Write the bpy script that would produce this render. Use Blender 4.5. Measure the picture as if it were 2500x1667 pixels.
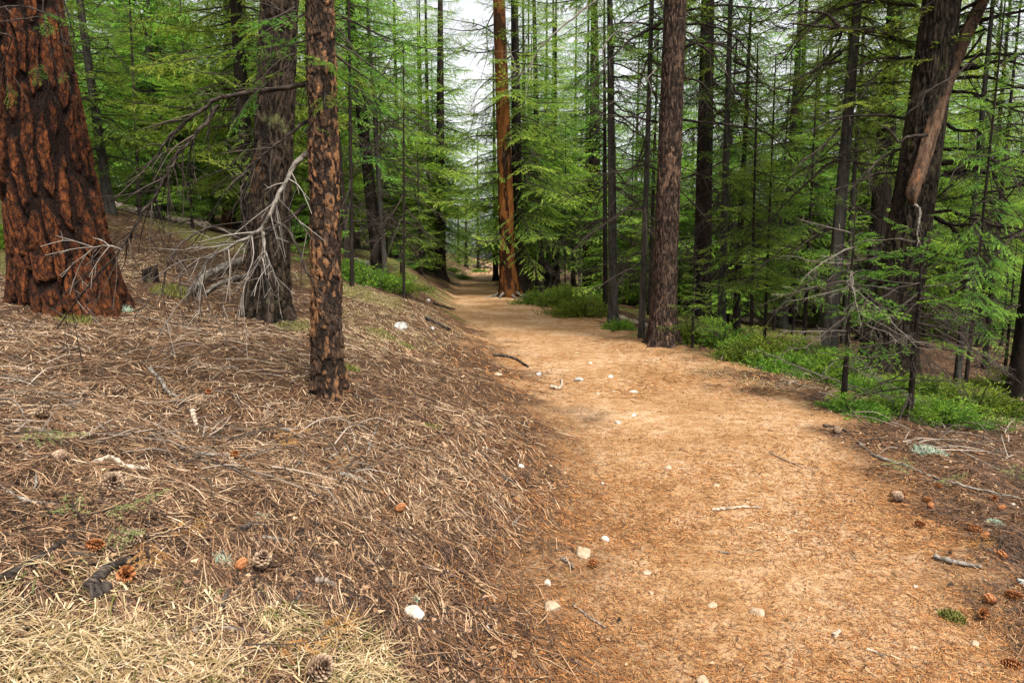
import bpy, math, random
import numpy as np

# ------------------------------------------------------------------ camera, sky, sun, exposure
sc = bpy.context.scene
for _o in list(bpy.data.objects):
    bpy.data.objects.remove(_o, do_unlink=True)
C = sc.collection
PITCH = math.radians(7.3)
CAMZ = 1.5
cam_data = bpy.data.cameras.new('camera')
cam_data.lens = 24.0
cam_data.sensor_width = 36.0
cam_data.clip_start = 0.05
cam_data.clip_end = 2000.0
cam = bpy.data.objects.new('camera', cam_data)
C.objects.link(cam)
cam.location = (0, 0, CAMZ)
cam.rotation_euler = (math.pi / 2 - PITCH, 0, 0)
sc.camera = cam

SUN_EL, SUN_AZ = math.radians(60), math.radians(150)     # azimuth from +Y towards +X
world = bpy.data.worlds.new('World')
sc.world = world
world.use_nodes = True
wn = world.node_tree
wn.nodes.clear()
w_out = wn.nodes.new('ShaderNodeOutputWorld')
w_bg = wn.nodes.new('ShaderNodeBackground')
w_sky = wn.nodes.new('ShaderNodeTexSky')
w_sky.sky_type = 'NISHITA'
w_sky.sun_disc = False
w_sky.sun_elevation = SUN_EL
w_sky.sun_rotation = SUN_AZ
w_sky.dust_density = 4.0
w_hs = wn.nodes.new('ShaderNodeHueSaturation')           # a white overcast sheet
w_hs.inputs['Saturation'].default_value = 0.12
wn.links.new(w_sky.outputs[0], w_hs.inputs['Color'])
wn.links.new(w_hs.outputs[0], w_bg.inputs['Color'])
wn.links.new(w_bg.outputs[0], w_out.inputs['Surface'])
w_bg.inputs['Strength'].default_value = 0.08

sun_data = bpy.data.lights.new('sun', 'SUN')
sun_data.energy = 1.5
sun_data.angle = math.radians(10)
sun_data.color = (1.0, 0.95, 0.87)
sun = bpy.data.objects.new('sun', sun_data)
C.objects.link(sun)
sun.rotation_euler = (math.pi / 2 - SUN_EL, 0, math.pi - SUN_AZ)
sun.location = (0, 0, 40)

sc.view_settings.view_transform = 'Standard'
sc.view_settings.look = 'None'
sc.view_settings.gamma = 1.0
sc.view_settings.exposure = 1.95
sc.view_settings.use_curve_mapping = False
sc.cycles.use_denoising = True
sc.cycles.denoising_prefilter = 'NONE'
sc.cycles.max_bounces = 6
sc.cycles.diffuse_bounces = 3
sc.cycles.transmission_bounces = 4
sc.cycles.caustics_reflective = False
sc.cycles.caustics_refractive = False

# ------------------------------------------------------------------ noise
def _h(ix, iy, seed):
    n = (ix.astype(np.int64) * 374761393 + iy.astype(np.int64) * 668265263 + seed * 974634777) & 0xFFFFFFFF
    n = ((n ^ (n >> 13)) * 1274126177) & 0xFFFFFFFF
    n = ((n ^ (n >> 16)) * 2246822519) & 0xFFFFFFFF
    return ((n ^ (n >> 15)) & 0xFFFFFF) / float(0xFFFFFF)

def vn(x, y, seed=0):
    x = np.asarray(x, float); y = np.asarray(y, float)
    xi = np.floor(x); yi = np.floor(y)
    fx = x - xi; fy = y - yi
    fx = fx * fx * (3 - 2 * fx); fy = fy * fy * (3 - 2 * fy)
    a = _h(xi, yi, seed); b = _h(xi + 1, yi, seed); c = _h(xi, yi + 1, seed); d = _h(xi + 1, yi + 1, seed)
    return (a * (1 - fx) + b * fx) * (1 - fy) + (c * (1 - fx) + d * fx) * fy

def fbm(x, y, seed=0, oct=4):
    s = 0; a = 0.5; t = 0
    for i in range(oct):
        s = s + a * vn(np.asarray(x) * 2 ** i, np.asarray(y) * 2 ** i, seed + i * 17); t += a; a *= 0.5
    return s / t

def voro(x, y, seed=0):
    """F1, F2 and a random value of the nearest cell."""
    xi = np.floor(x); yi = np.floor(y)
    f1 = np.full(x.shape, 9.0); f2 = np.full(x.shape, 9.0); cid = np.zeros(x.shape)
    for dx in (-1, 0, 1):
        for dy in (-1, 0, 1):
            cx = xi + dx; cy = yi + dy
            px = cx + 0.1 + 0.8 * _h(cx, cy, seed); py = cy + 0.1 + 0.8 * _h(cx, cy, seed + 5)
            d = np.hypot(px - x, py - y)
            nearer = d < f1
            f2 = np.where(nearer, f1, np.minimum(f2, d))
            cid = np.where(nearer, _h(cx, cy, seed + 9), cid)
            f1 = np.where(nearer, d, f1)
    return f1, f2, cid

def sstep(a, b, x):
    t = np.clip((x - a) / (b - a), 0, 1)
    return t * t * (3 - 2 * t)

# ------------------------------------------------------------------ camera rays, the lie of the land
F = 1250 / 18 * 24.0
def ray(u, v):
    dx = (u - 1250) / F; dz = (833.5 - v) / F
    return np.array([dx, math.cos(PITCH) + dz * math.sin(PITCH), -math.sin(PITCH) + dz * math.cos(PITCH)])

def P(u, v, d):
    """The point of the place that lies at depth d (metres) in that direction."""
    return np.array([0, 0, CAMZ]) + d * ray(u, v)

_tr = [(1667, 1540, 2440), (1500, 1540, 2430), (1350, 1530, 2350), (1200, 1490, 2230), (1080, 1435, 2090), (1000, 1385, 1960), (920, 1310, 1820),
       (870, 1250, 1700), (830, 1200, 1590), (790, 1155, 1490), (760, 1120, 1410), (735, 1110, 1310), (715, 1115, 1240), (695, 1125, 1222), (675, 1140, 1215)]
_ty, _tl, _trr = [-40.0, -6.0], [-9.0, -1.5], [-6.0, 0.9]
for v, l, r in _tr:
    k = CAMZ / -ray(0, v)[2]
    _ty.append(k * ray(0, v)[1]); _tl.append(k * (l - 1250) / F); _trr.append(k * (r - 1250) / F)
_ty += [_ty[-1] + 15, 90, 400]; _tl += [-3.2, -3.6, -30]; _trr += [-1.0, -1.3, -27]
_yy = np.concatenate([np.linspace(-40, 60, 1001), np.linspace(61, 400, 340)])
def _smooth(t):
    a = np.interp(_yy, _ty, t)
    k = np.hanning(17); k /= k.sum()
    return np.convolve(np.pad(a, 8, mode='edge'), k, mode='valid')
_YL, _YR = _smooth(_tl), _smooth(_trr)
def trail_l(y): return np.interp(y, _yy, _YL)
def trail_r(y): return np.interp(y, _yy, _YR)

def trail_mask(x, y):
    """1 on the trodden tread, 0 on the litter, ragged at the edges."""
    w = (fbm(x * 1.3, y * 1.3, 3, 3) - 0.5) * 0.8 + (fbm(x * 6, y * 6, 31, 2) - 0.5) * 0.35
    w = w * np.clip(y / 4.0, 0.6, 2.0)
    return sstep(-0.65, 0.40, x - trail_l(y) + w) * sstep(-0.40, 0.35, trail_r(y) - x + w)

def ground(x, y):
    x = np.asarray(x, float); y = np.asarray(y, float)
    sl = np.maximum(trail_l(y) - x, 0); sr = np.maximum(x - trail_r(y), 0)
    sl = np.where(sl > 22, 22 + (sl - 22) * 0.2, sl)
    sr = np.where(sr > 16, 16 + (sr - 16) * 0.1, sr)
    k = 0.08 + 0.15 * sstep(6.5, 14, y)
    z = 0.62 * (1 - np.exp(-sl * sl / (1.9 * (sl + 1.0)))) + k * sl
    z = z - 0.03 * sr - 0.07 * np.maximum(sr - 0.4, 0)
    off = 1 - trail_mask(x, y)
    for cx, cy, cr, ch in ((-4.72, 7.3, .75, .12), (-1.31, 4.78, .26, .07), (-2.87, 7.95, .42, .10), (2.55, 11.5, .42, .10), (-.1, 24.6, .55, .14), (5.77, 10.4, .6, .12)):
        z = z + ch * np.exp(-((x - cx) ** 2 + (y - cy) ** 2) / (2 * cr * cr))
    z = z + .42 * np.exp(-(x + 4.6) ** 2 / 4 - (y - 22) ** 2 / 40) * np.clip(sl * 1.2, 0, 1)
    z = z + (fbm(x * 0.5, y * 0.5, 71, 2) - 0.5) * 0.22 * np.clip(sl + sr, 0, 1.5)
    z = z + (fbm(x * 2.2, y * 2.2, 11, 3) - 0.5) * (0.016 + 0.10 * off)
    z = z + (fbm(x * 9, y * 9, 13, 2) - 0.5) * (0.012 + 0.035 * off)
    return z

def gz(x, y): return float(ground(np.array([x]), np.array([y]))[0])

def at(u, v):
    """Where the line of sight through that pixel meets the ground: (point, depth)."""
    t = np.concatenate([np.linspace(1.2, 12, 2400), np.linspace(12.01, 90, 4000)])
    r = ray(u, v)
    p = np.array([0, 0, CAMZ])[None] + t[:, None] * r[None]
    hit = np.nonzero(p[:, 2] < ground(p[:, 0], p[:, 1]))[0]
    i = hit[0] if len(hit) else len(t) - 1
    q = p[i].copy(); q[2] = gz(q[0], q[1])
    return q, t[i]

def project(p):
    d = np.asarray(p) - np.array([0, 0, CAMZ])
    depth = d[1] * math.cos(PITCH) - d[2] * math.sin(PITCH)
    up = d[1] * math.sin(PITCH) + d[2] * math.cos(PITCH)
    return 1250 + F * d[0] / depth, 833.5 - F * up / depth, depth

# ------------------------------------------------------------------ mesh building in numpy
class Geo:
    def __init__(self):
        self.V = []; self.T = []; self.Q = []; self.A = []; self.B = []; self.Tm = []; self.Qm = []; self.n = 0
    def add(self, V, T=None, Q=None, a=0.5, b=0.5, m=0):
        V = np.asarray(V, float).reshape(-1, 3); k = len(V)
        self.V.append(V)
        self.A.append(np.broadcast_to(np.asarray(a, float), (k,)).copy())
        self.B.append(np.broadcast_to(np.asarray(b, float), (k,)).copy())
        if T is not None and len(T):
            T = np.asarray(T, np.int64).reshape(-1, 3); self.T.append(T + self.n)
            self.Tm.append(np.broadcast_to(np.asarray(m), (len(T),)).copy())
        if Q is not None and len(Q):
            Q = np.asarray(Q, np.int64).reshape(-1, 4); self.Q.append(Q + self.n)
            self.Qm.append(np.broadcast_to(np.asarray(m), (len(Q),)).copy())
        self.n += k
        return self
    def pack(self):
        cat = lambda l, w, t: np.concatenate(l) if l else np.zeros((0, w) if w else (0,), t)
        self.V = [cat(self.V, 3, float)]; self.A = [cat(self.A, 0, float)]; self.B = [cat(self.B, 0, float)]
        self.T = [cat(self.T, 3, np.int64)]; self.Q = [cat(self.Q, 4, np.int64)]
        self.Tm = [cat(self.Tm, 0, np.int64)]; self.Qm = [cat(self.Qm, 0, np.int64)]
        return self
    def put(self, g, M=None, loc=(0, 0, 0), da=0.0, wood=None):
        """Add a packed Geo, turned by M and moved to loc."""
        V = g.V[0]
        if M is not None: V = V @ np.asarray(M).T
        V = V + np.asarray(loc)
        self.V.append(V); self.A.append(np.clip(g.A[0] + da, 0, 1)); self.B.append(g.B[0])
        if len(g.T[0]): self.T.append(g.T[0] + self.n); self.Tm.append(g.Tm[0])
        if len(g.Q[0]): self.Q.append(g.Q[0] + self.n); self.Qm.append(g.Qm[0])
        self.n += len(V)
        return self
    def mesh(self, name, mats, smooth=False, origin=(0, 0, 0)):
        self.pack()
        V = self.V[0] - np.asarray(origin); T = self.T[0]; Q = self.Q[0]
        me = bpy.data.meshes.new(name)
        me.vertices.add(len(V)); me.vertices.foreach_set('co', V.astype(np.float32).ravel())
        li = np.concatenate([T.ravel(), Q.ravel()]).astype(np.int32)
        nt, nq = len(T), len(Q)
        ls = np.concatenate([np.arange(nt) * 3, nt * 3 + np.arange(nq) * 4]).astype(np.int32)
        me.loops.add(len(li)); me.loops.foreach_set('vertex_index', li)
        me.polygons.add(nt + nq); me.polygons.foreach_set('loop_start', ls)
        me.polygons.foreach_set('material_index', np.concatenate([self.Tm[0], self.Qm[0]]).astype(np.int32))
        me.polygons.foreach_set('use_smooth', np.full(nt + nq, smooth))
        for key, arr in (('tint', self.A[0]), ('ridge', self.B[0])):
            at_ = me.attributes.new(key, 'FLOAT', 'POINT'); at_.data.foreach_set('value', arr.astype(np.float32))
        for m in mats: me.materials.append(m)
        me.update(calc_edges=True)
        me.validate()
        return me

def link(name, me, parent=None, loc=(0, 0, 0), **props):
    o = bpy.data.objects.new(name, me); C.objects.link(o)
    o.location = loc
    if parent is not None: o.parent = parent
    for k, v in props.items(): o[k] = v
    return o

def root(name, label, cat, loc, group=None):
    o = bpy.data.objects.new(name, None); C.objects.link(o); o.location = loc
    o.empty_display_size = 0.2
    o['label'] = label; o['category'] = cat
    if group: o['group'] = group
    return o

def spline(pts, n):
    p = np.asarray(pts, float)
    if len(p) == 2: return p[0] + (p[1] - p[0]) * np.linspace(0, 1, n)[:, None]
    q = np.vstack([2 * p[0] - p[1], p, 2 * p[-1] - p[-2]])
    t = np.linspace(0, len(p) - 1 - 1e-6, n); i = t.astype(int); f = (t - i)[:, None]
    a, b, c, d = q[i], q[i + 1], q[i + 2], q[i + 3]
    return 0.5 * (2 * b + (c - a) * f + (2 * a - 5 * b + 4 * c - d) * f ** 2 + (3 * b - a - 3 * c + d) * f ** 3)

def tube(g, pts, rad, sides=5, a=0.5, m=0, cap=False, rough=0.0, rng=None, b=0.5):
    p = np.asarray(pts, float); n = len(p)
    r = np.broadcast_to(np.asarray(rad, float), (n,))
    t = np.gradient(p, axis=0); t /= np.linalg.norm(t, axis=1)[:, None] + 1e-9
    ref = np.array([0, 0, 1.0]) if abs(t[:, 2]).mean() < 0.75 else np.array([0.2, 1.0, 0])
    n1 = np.cross(t, ref); n1 /= np.linalg.norm(n1, axis=1)[:, None] + 1e-9
    n2 = np.cross(t, n1)
    th = np.arange(sides) / sides * 2 * math.pi
    rr = np.repeat(r[:, None], sides, 1)
    if rough and rng is not None: rr = rr * (1 + rough * (rng.random(rr.shape) - 0.5))
    V = p[:, None] + rr[..., None] * (np.cos(th)[None, :, None] * n1[:, None] + np.sin(th)[None, :, None] * n2[:, None])
    i = np.arange(n - 1)[:, None] * sides; j = np.arange(sides)[None]; j2 = (j + 1) % sides
    Q = np.stack([i + j, i + j2, i + sides + j2, i + sides + j], -1).reshape(-1, 4)
    V = V.reshape(-1, 3); T = []
    if cap:
        V = np.vstack([V, p[:1] - t[:1] * r[0] * 0.15, p[-1:] + t[-1:] * r[-1] * 0.15])
        c0, c1 = n * sides, n * sides + 1
        for k in range(sides):
            T.append((c0, (k + 1) % sides, k)); T.append((c1, (n - 1) * sides + k, (n - 1) * sides + (k + 1) % sides))
    g.add(V, T, Q, a=a, b=b, m=m)

def rotz(a):
    c, s = math.cos(a), math.sin(a); return np.array([[c, -s, 0], [s, c, 0], [0, 0, 1.0]])
def roty(a):
    c, s = math.cos(a), math.sin(a); return np.array([[c, 0, s], [0, 1.0, 0], [-s, 0, c]])
def rotx(a):
    c, s = math.cos(a), math.sin(a); return np.array([[1.0, 0, 0], [0, c, -s], [0, s, c]])

# ------------------------------------------------------------------ materials
def lin(r, g, b):
    f = lambda c: ((c / 255 + 0.055) / 1.055) ** 2.4 if c / 255 > 0.04045 else c / 255 / 12.92
    return (f(r), f(g), f(b), 1.0)

class NT:
    def __init__(self, name):
        self.m = bpy.data.materials.new(name); self.m.use_nodes = True
        self.t = self.m.node_tree; self.t.nodes.clear()
    def n(self, typ, props=None, **ins):
        nd = self.t.nodes.new(typ)
        for k, v in (props or {}).items(): setattr(nd, k, v)
        for k, v in ins.items():
            key = k.replace('_', ' ')
            s = nd.inputs[int(k[1:])] if k[0] == 'i' and k[1:].isdigit() else nd.inputs[key]
            if isinstance(v, bpy.types.NodeSocket): self.t.links.new(v, s)
            else: s.default_value = v
        return nd
    def attr(self, name): return self.n('ShaderNodeAttribute', {'attribute_name': name}).outputs['Fac']
    def ramp(self, fac, stops, interp='LINEAR'):
        r = self.n('ShaderNodeValToRGB', Fac=fac); cr = r.color_ramp; cr.interpolation = interp
        while len(cr.elements) < len(stops): cr.elements.new(0.5)
        for e, (p, c) in zip(cr.elements, stops): e.position = p; e.color = c if len(c) == 4 else (*c, 1)
        return r.outputs['Color']
    def noise(self, scale, detail=4.0, rough=0.55, vec=None):
        nd = self.n('ShaderNodeTexNoise', Scale=scale, Detail=detail, Roughness=rough)
        if vec is not None: self.t.links.new(vec, nd.inputs['Vector'])
        return nd.outputs['Fac']
    def mix(self, fac, a, b, mode='MIX'):
        nd = self.n('ShaderNodeMix', {'data_type': 'RGBA', 'blend_type': mode})
        for s, v in ((nd.inputs[0], fac), (nd.inputs[6], a), (nd.inputs[7], b)):
            if isinstance(v, bpy.types.NodeSocket): self.t.links.new(v, s)
            else: s.default_value = v if not isinstance(v, tuple) or len(v) == 4 else (*v, 1)
        return nd.outputs[2]
    def math(self, op, a, b=0.0, clamp=False):
        nd = self.n('ShaderNodeMath', {'operation': op, 'use_clamp': clamp})
        for s, v in ((nd.inputs[0], a), (nd.inputs[1], b)):
            if isinstance(v, bpy.types.NodeSocket): self.t.links.new(v, s)
            else: s.default_value = v
        return nd.outputs[0]
    def coords(self, sx=1, sy=1, sz=1):
        tc = self.n('ShaderNodeTexCoord').outputs['Object']
        return self.n('ShaderNodeMapping', Vector=tc, Scale=(sx, sy, sz)).outputs[0]
    def objrand(self): return self.n('ShaderNodeObjectInfo').outputs['Random']
    def bump(self, h, strength=0.5, dist=0.01): return self.n('ShaderNodeBump', Height=h, Strength=strength, Distance=dist).outputs[0]
    def out(self, col, rough=0.85, normal=None, spec=0.2, translucent=0.0):
        b = self.n('ShaderNodeBsdfPrincipled', Base_Color=col, Roughness=rough)
        b.inputs['Specular IOR Level'].default_value = spec
        if normal is not None: self.t.links.new(normal, b.inputs['Normal'])
        sh = b.outputs[0]
        if translucent:
            tr = self.n('ShaderNodeBsdfTranslucent', Color=col)
            sh = self.n('ShaderNodeMixShader', Fac=translucent, i1=sh, i2=tr.outputs[0]).outputs[0]
        o = self.n('ShaderNodeOutputMaterial', Surface=sh)
        return self.m

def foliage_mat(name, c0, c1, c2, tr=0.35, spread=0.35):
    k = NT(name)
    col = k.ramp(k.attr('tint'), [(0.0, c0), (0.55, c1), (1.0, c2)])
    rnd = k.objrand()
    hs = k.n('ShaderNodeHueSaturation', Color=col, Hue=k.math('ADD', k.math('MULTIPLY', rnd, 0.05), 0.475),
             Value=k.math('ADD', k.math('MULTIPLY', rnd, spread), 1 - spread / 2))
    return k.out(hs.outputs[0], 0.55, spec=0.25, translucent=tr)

M_FIR = foliage_mat('fir_needles', (0.036, 0.095, 0.020), (0.145, 0.280, 0.036), (0.350, 0.490, 0.060), tr=0.5, spread=0.5)
M_FIRNEAR = foliage_mat('near_fir_needles', (0.030, 0.085, 0.014), (0.105, 0.220, 0.022), (0.250, 0.370, 0.036), tr=0.45, spread=0.2)
M_JUNIPER = foliage_mat('juniper_leaf', (0.018, 0.045, 0.007), (0.075, 0.145, 0.013), (0.210, 0.300, 0.026), spread=0.5)

def bark_mat(name, deep, mid, high, fleck=None, fleck_at=0.62, stretch=3.0, scale=18.0, lichen=None, lichen_at=0.62, bump=0.6, flake=None):
    k = NT(name)
    vec = k.coords(stretch, stretch, 1.0)
    n1 = k.noise(scale / stretch, 6, 0.62, vec)
    n2 = k.noise(scale * 3.3 / stretch, 4, 0.6, vec)
    rid = k.attr('ridge')
    f = k.math('ADD', k.math('MULTIPLY', rid, 0.75), k.math('MULTIPLY', k.math('SUBTRACT', n1, 0.5), 0.9), True)
    col = k.ramp(f, [(0.14, deep), (0.42, mid), (0.9, high)])
    col = k.mix(k.math('MULTIPLY', k.math('SUBTRACT', n2, 0.45), 2.0, True), col, k.mix(0.55, col, (high[0], high[1], high[2], 1)), 'MIX')
    crack = None
    if flake:
        dv = k.n('ShaderNodeVectorMath', {'operation': 'ADD'}); k.t.links.new(k.coords(flake, flake, flake * .42), dv.inputs[0])
        nz_ = k.n('ShaderNodeTexNoise', Scale=flake * .35, Detail=3.0); k.t.links.new(k.coords(), nz_.inputs['Vector'])
        sc_ = k.n('ShaderNodeVectorMath', {'operation': 'SCALE'}, Scale=1.6); k.t.links.new(nz_.outputs['Color'], sc_.inputs[0]); k.t.links.new(sc_.outputs[0], dv.inputs[1])
        vo = k.n('ShaderNodeTexVoronoi', {'feature': 'DISTANCE_TO_EDGE'}, Scale=1.0); k.t.links.new(dv.outputs[0], vo.inputs['Vector'])
        vc = k.n('ShaderNodeTexVoronoi', Scale=1.0); k.t.links.new(dv.outputs[0], vc.inputs['Vector'])
        crack = k.math('MULTIPLY', vo.outputs['Distance'], 9.0, True)
        tone = k.math('ADD', k.math('MULTIPLY', vc.outputs['Color'], .55), .62)
        tn = k.n('ShaderNodeCombineColor', i0=tone, i1=tone, i2=tone).outputs[0]
        col = k.mix(1.0, col, tn, 'MULTIPLY')
        col = k.mix(crack, k.mix(.7, col, deep), col)
    if fleck is not None:
        fl = k.math('MULTIPLY', k.math('SUBTRACT', k.math('ADD', k.attr('tint'), k.math('MULTIPLY', k.math('SUBTRACT', n1, 0.5), 0.9)), fleck_at), 3.2, True)
        col = k.mix(k.math('MULTIPLY', fl, k.math('ADD', k.math('MULTIPLY', n2, 1.2), 0.1, True)), col, fleck)
    if lichen is not None:
        ln = k.noise(4.0, 5, 0.7, k.coords(1, 1, 0.7))
        col = k.mix(k.math('MULTIPLY', k.math('SUBTRACT', ln, lichen_at), 9.0, True), col, lichen)
    n3 = k.noise(scale * 9 / stretch, 3, 0.65, vec)
    if crack is not None: n1 = k.math('ADD', n1, k.math('MULTIPLY', crack, 0.45))
    nrm = k.bump(k.math('ADD', k.math('ADD', n1, k.math('MULTIPLY', n2, 0.7)), k.math('MULTIPLY', n3, 0.4)), bump, 0.02)
    return k.out(col, 0.9, nrm, 0.12)

M_PLATE = bark_mat('ponderosa_plate_bark', (0.004, 0.0035, 0.0035), (0.045, 0.015, 0.007), (0.190, 0.060, 0.018), stretch=1.6, scale=34, bump=0.9, flake=20)
M_FLAKY = bark_mat('flaky_red_brown_bark', (0.008, 0.006, 0.005), (0.046, 0.028, 0.019), (0.145, 0.085, 0.050), fleck=(0.28, 0.135, 0.058, 1), fleck_at=0.66, stretch=2.0, scale=26, lichen=(0.30, 0.26, 0.20, 1), lichen_at=0.70, flake=34)
M_ROUGH = bark_mat('furrowed_grey_brown_bark', (0.006, 0.005, 0.004), (0.034, 0.023, 0.016), (0.100, 0.069, 0.044), fleck=(0.20, 0.09, 0.03, 1), fleck_at=0.93, stretch=2.4, scale=26, lichen=(0.115, 0.120, 0.045, 1), lichen_at=0.60, flake=26)
M_MOSSY = bark_mat('dark_mossy_bark', (0.004, 0.0035, 0.003), (0.020, 0.015, 0.011), (0.070, 0.052, 0.035), stretch=2.4, scale=30, lichen=(0.085, 0.095, 0.022, 1), lichen_at=0.58, bump=0.9)
M_BROWN = bark_mat('scaly_brown_bark', (0.010, 0.007, 0.006), (0.048, 0.032, 0.024), (0.165, 0.105, 0.072), fleck=(0.27, 0.16, 0.10, 1), fleck_at=0.88, stretch=3.0, scale=34, flake=30)
M_ORANGE = bark_mat('orange_stripped_bark', (0.010, 0.006, 0.004), (0.135, 0.048, 0.013), (0.30, 0.118, 0.034), stretch=3.4, scale=30)
M_DARK = bark_mat('dark_fir_bark', (0.005, 0.004, 0.0035), (0.019, 0.014, 0.011), (0.058, 0.042, 0.031), stretch=3.0, scale=22, lichen=(0.06, 0.07, 0.035, 1), lichen_at=0.64)
M_GREYFIR = bark_mat('smooth_grey_fir_bark', (0.012, 0.011, 0.009), (0.044, 0.040, 0.033), (0.105, 0.097, 0.080), stretch=1.5, scale=16, lichen=(0.10, 0.12, 0.06, 1), lichen_at=0.62, bump=0.3)
M_RED = bark_mat('red_pine_bark', (0.015, 0.010, 0.008), (0.13, 0.052, 0.028), (0.27, 0.115, 0.06), stretch=2.4, scale=22)
M_LIMB = bark_mat('dark_limb_bark', (0.009, 0.007, 0.006), (0.034, 0.026, 0.021), (0.10, 0.077, 0.060), stretch=1.2, scale=40, lichen=(0.16, 0.17, 0.08, 1), lichen_at=0.66, bump=0.4)
M_DEAD = bark_mat('weathered_grey_wood', (0.045, 0.037, 0.030), (0.15, 0.128, 0.105), (0.32, 0.28, 0.24), stretch=1.0, scale=34, bump=0.35)
M_TWIG = bark_mat('dark_dead_twig', (0.012, 0.009, 0.008), (0.040, 0.031, 0.025), (0.12, 0.095, 0.078), stretch=1.0, scale=20, bump=0.2)
M_SNAG = bark_mat('dead_red_snag_wood', (0.010, 0.007, 0.006), (0.080, 0.044, 0.027), (0.24, 0.165, 0.11), fleck=(0.24, 0.085, 0.025, 1), fleck_at=0.80, stretch=3.0, scale=20)
M_LOGPALE = bark_mat('bleached_log_wood', (0.12, 0.085, 0.06), (0.38, 0.29, 0.21), (0.62, 0.50, 0.39), stretch=1.0, scale=26, bump=0.4)
M_STICK = bark_mat('stick_bark', (0.03, 0.022, 0.017), (0.15, 0.115, 0.085), (0.38, 0.31, 0.25), stretch=1.0, scale=60, bump=0.4)

def litter_mat():
    k = NT('needle_litter')
    col = k.ramp(k.attr('tint'), [(0.0, (0.016, 0.010, 0.007)), (0.22, (0.060, 0.032, 0.019)), (0.42, (0.145, 0.072, 0.035)), (0.60, (0.22, 0.120, 0.060)),
                                  (0.80, (0.35, 0.230, 0.130)), (1.0, (0.52, 0.395, 0.27))])
    return k.out(col, 0.6, spec=0.3)
M_LITTER = litter_mat()
def chips_mat():
    k = NT('trail_chips')
    col = k.ramp(k.attr('tint'), [(0.0, (0.06, 0.028, 0.014)), (0.3, (0.235, 0.088, 0.026)), (0.6, (0.36, 0.165, 0.056)), (0.85, (0.48, 0.29, 0.135)), (1.0, (0.72, 0.55, 0.36))])
    return k.out(col, 0.75, spec=0.2)
M_CHIPS = chips_mat()
def straw_mat():
    k = NT('dry_grass_straw')
    col = k.ramp(k.attr('tint'), [(0.0, (0.07, 0.085, 0.016)), (0.12, (0.14, 0.13, 0.035)), (0.3, (0.28, 0.18, 0.080)), (0.7, (0.46, 0.335, 0.18)), (1.0, (0.60, 0.49, 0.32))])
    return k.out(col, 0.55, spec=0.3, translucent=0.2)
M_STRAW = straw_mat()

def stone_mat(name, c0, c1, c2):
    k = NT(name)
    n = k.noise(16, 6, 0.6, k.coords()); n2 = k.noise(60, 3, 0.6, k.coords())
    col = k.ramp(n, [(0.28, c0), (0.5, c1), (0.75, c2)])
    return k.out(col, 0.85, k.bump(k.math('ADD', n, k.math('MULTIPLY', n2, 0.4)), 0.5, 0.01), 0.2)
M_WHITE = stone_mat('white_quartz_stone', (0.22, 0.165, 0.115), (0.46, 0.41, 0.345), (0.66, 0.62, 0.56))
M_TAN = stone_mat('tan_stone', (0.17, 0.11, 0.062), (0.34, 0.245, 0.16), (0.50, 0.41, 0.31))
M_GREYST = stone_mat('lichen_grey_stone', (0.10, 0.095, 0.085), (0.30, 0.29, 0.27), (0.55, 0.54, 0.52))
def cone_mat(name, c0, c1, c2):
    k = NT(name); return k.out(k.ramp(k.attr('tint'), [(0, c0), (0.5, c1), (1, c2)]), 0.7, spec=0.25)
M_CONEB = cone_mat('brown_cone_scale', (0.02, 0.012, 0.008), (0.11, 0.062, 0.036), (0.42, 0.30, 0.20))
M_CONEO = cone_mat('orange_cone_scale', (0.05, 0.016, 0.006), (0.20, 0.065, 0.020), (0.38, 0.17, 0.06))
M_DEADNEEDLE = cone_mat('dead_orange_needle', (0.16, 0.06, 0.013), (0.34, 0.155, 0.035), (0.45, 0.27, 0.09))
M_GREENNEEDLE = cone_mat('fallen_green_needle', (0.055, 0.085, 0.020), (0.15, 0.19, 0.055), (0.33, 0.34, 0.14))
M_LICHEN = cone_mat('pale_lichen', (0.22, 0.29, 0.20), (0.36, 0.45, 0.33), (0.52, 0.58, 0.46))
M_MOSS = cone_mat('yellow_green_moss', (0.05, 0.055, 0.012), (0.14, 0.145, 0.028), (0.26, 0.24, 0.07))

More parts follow.
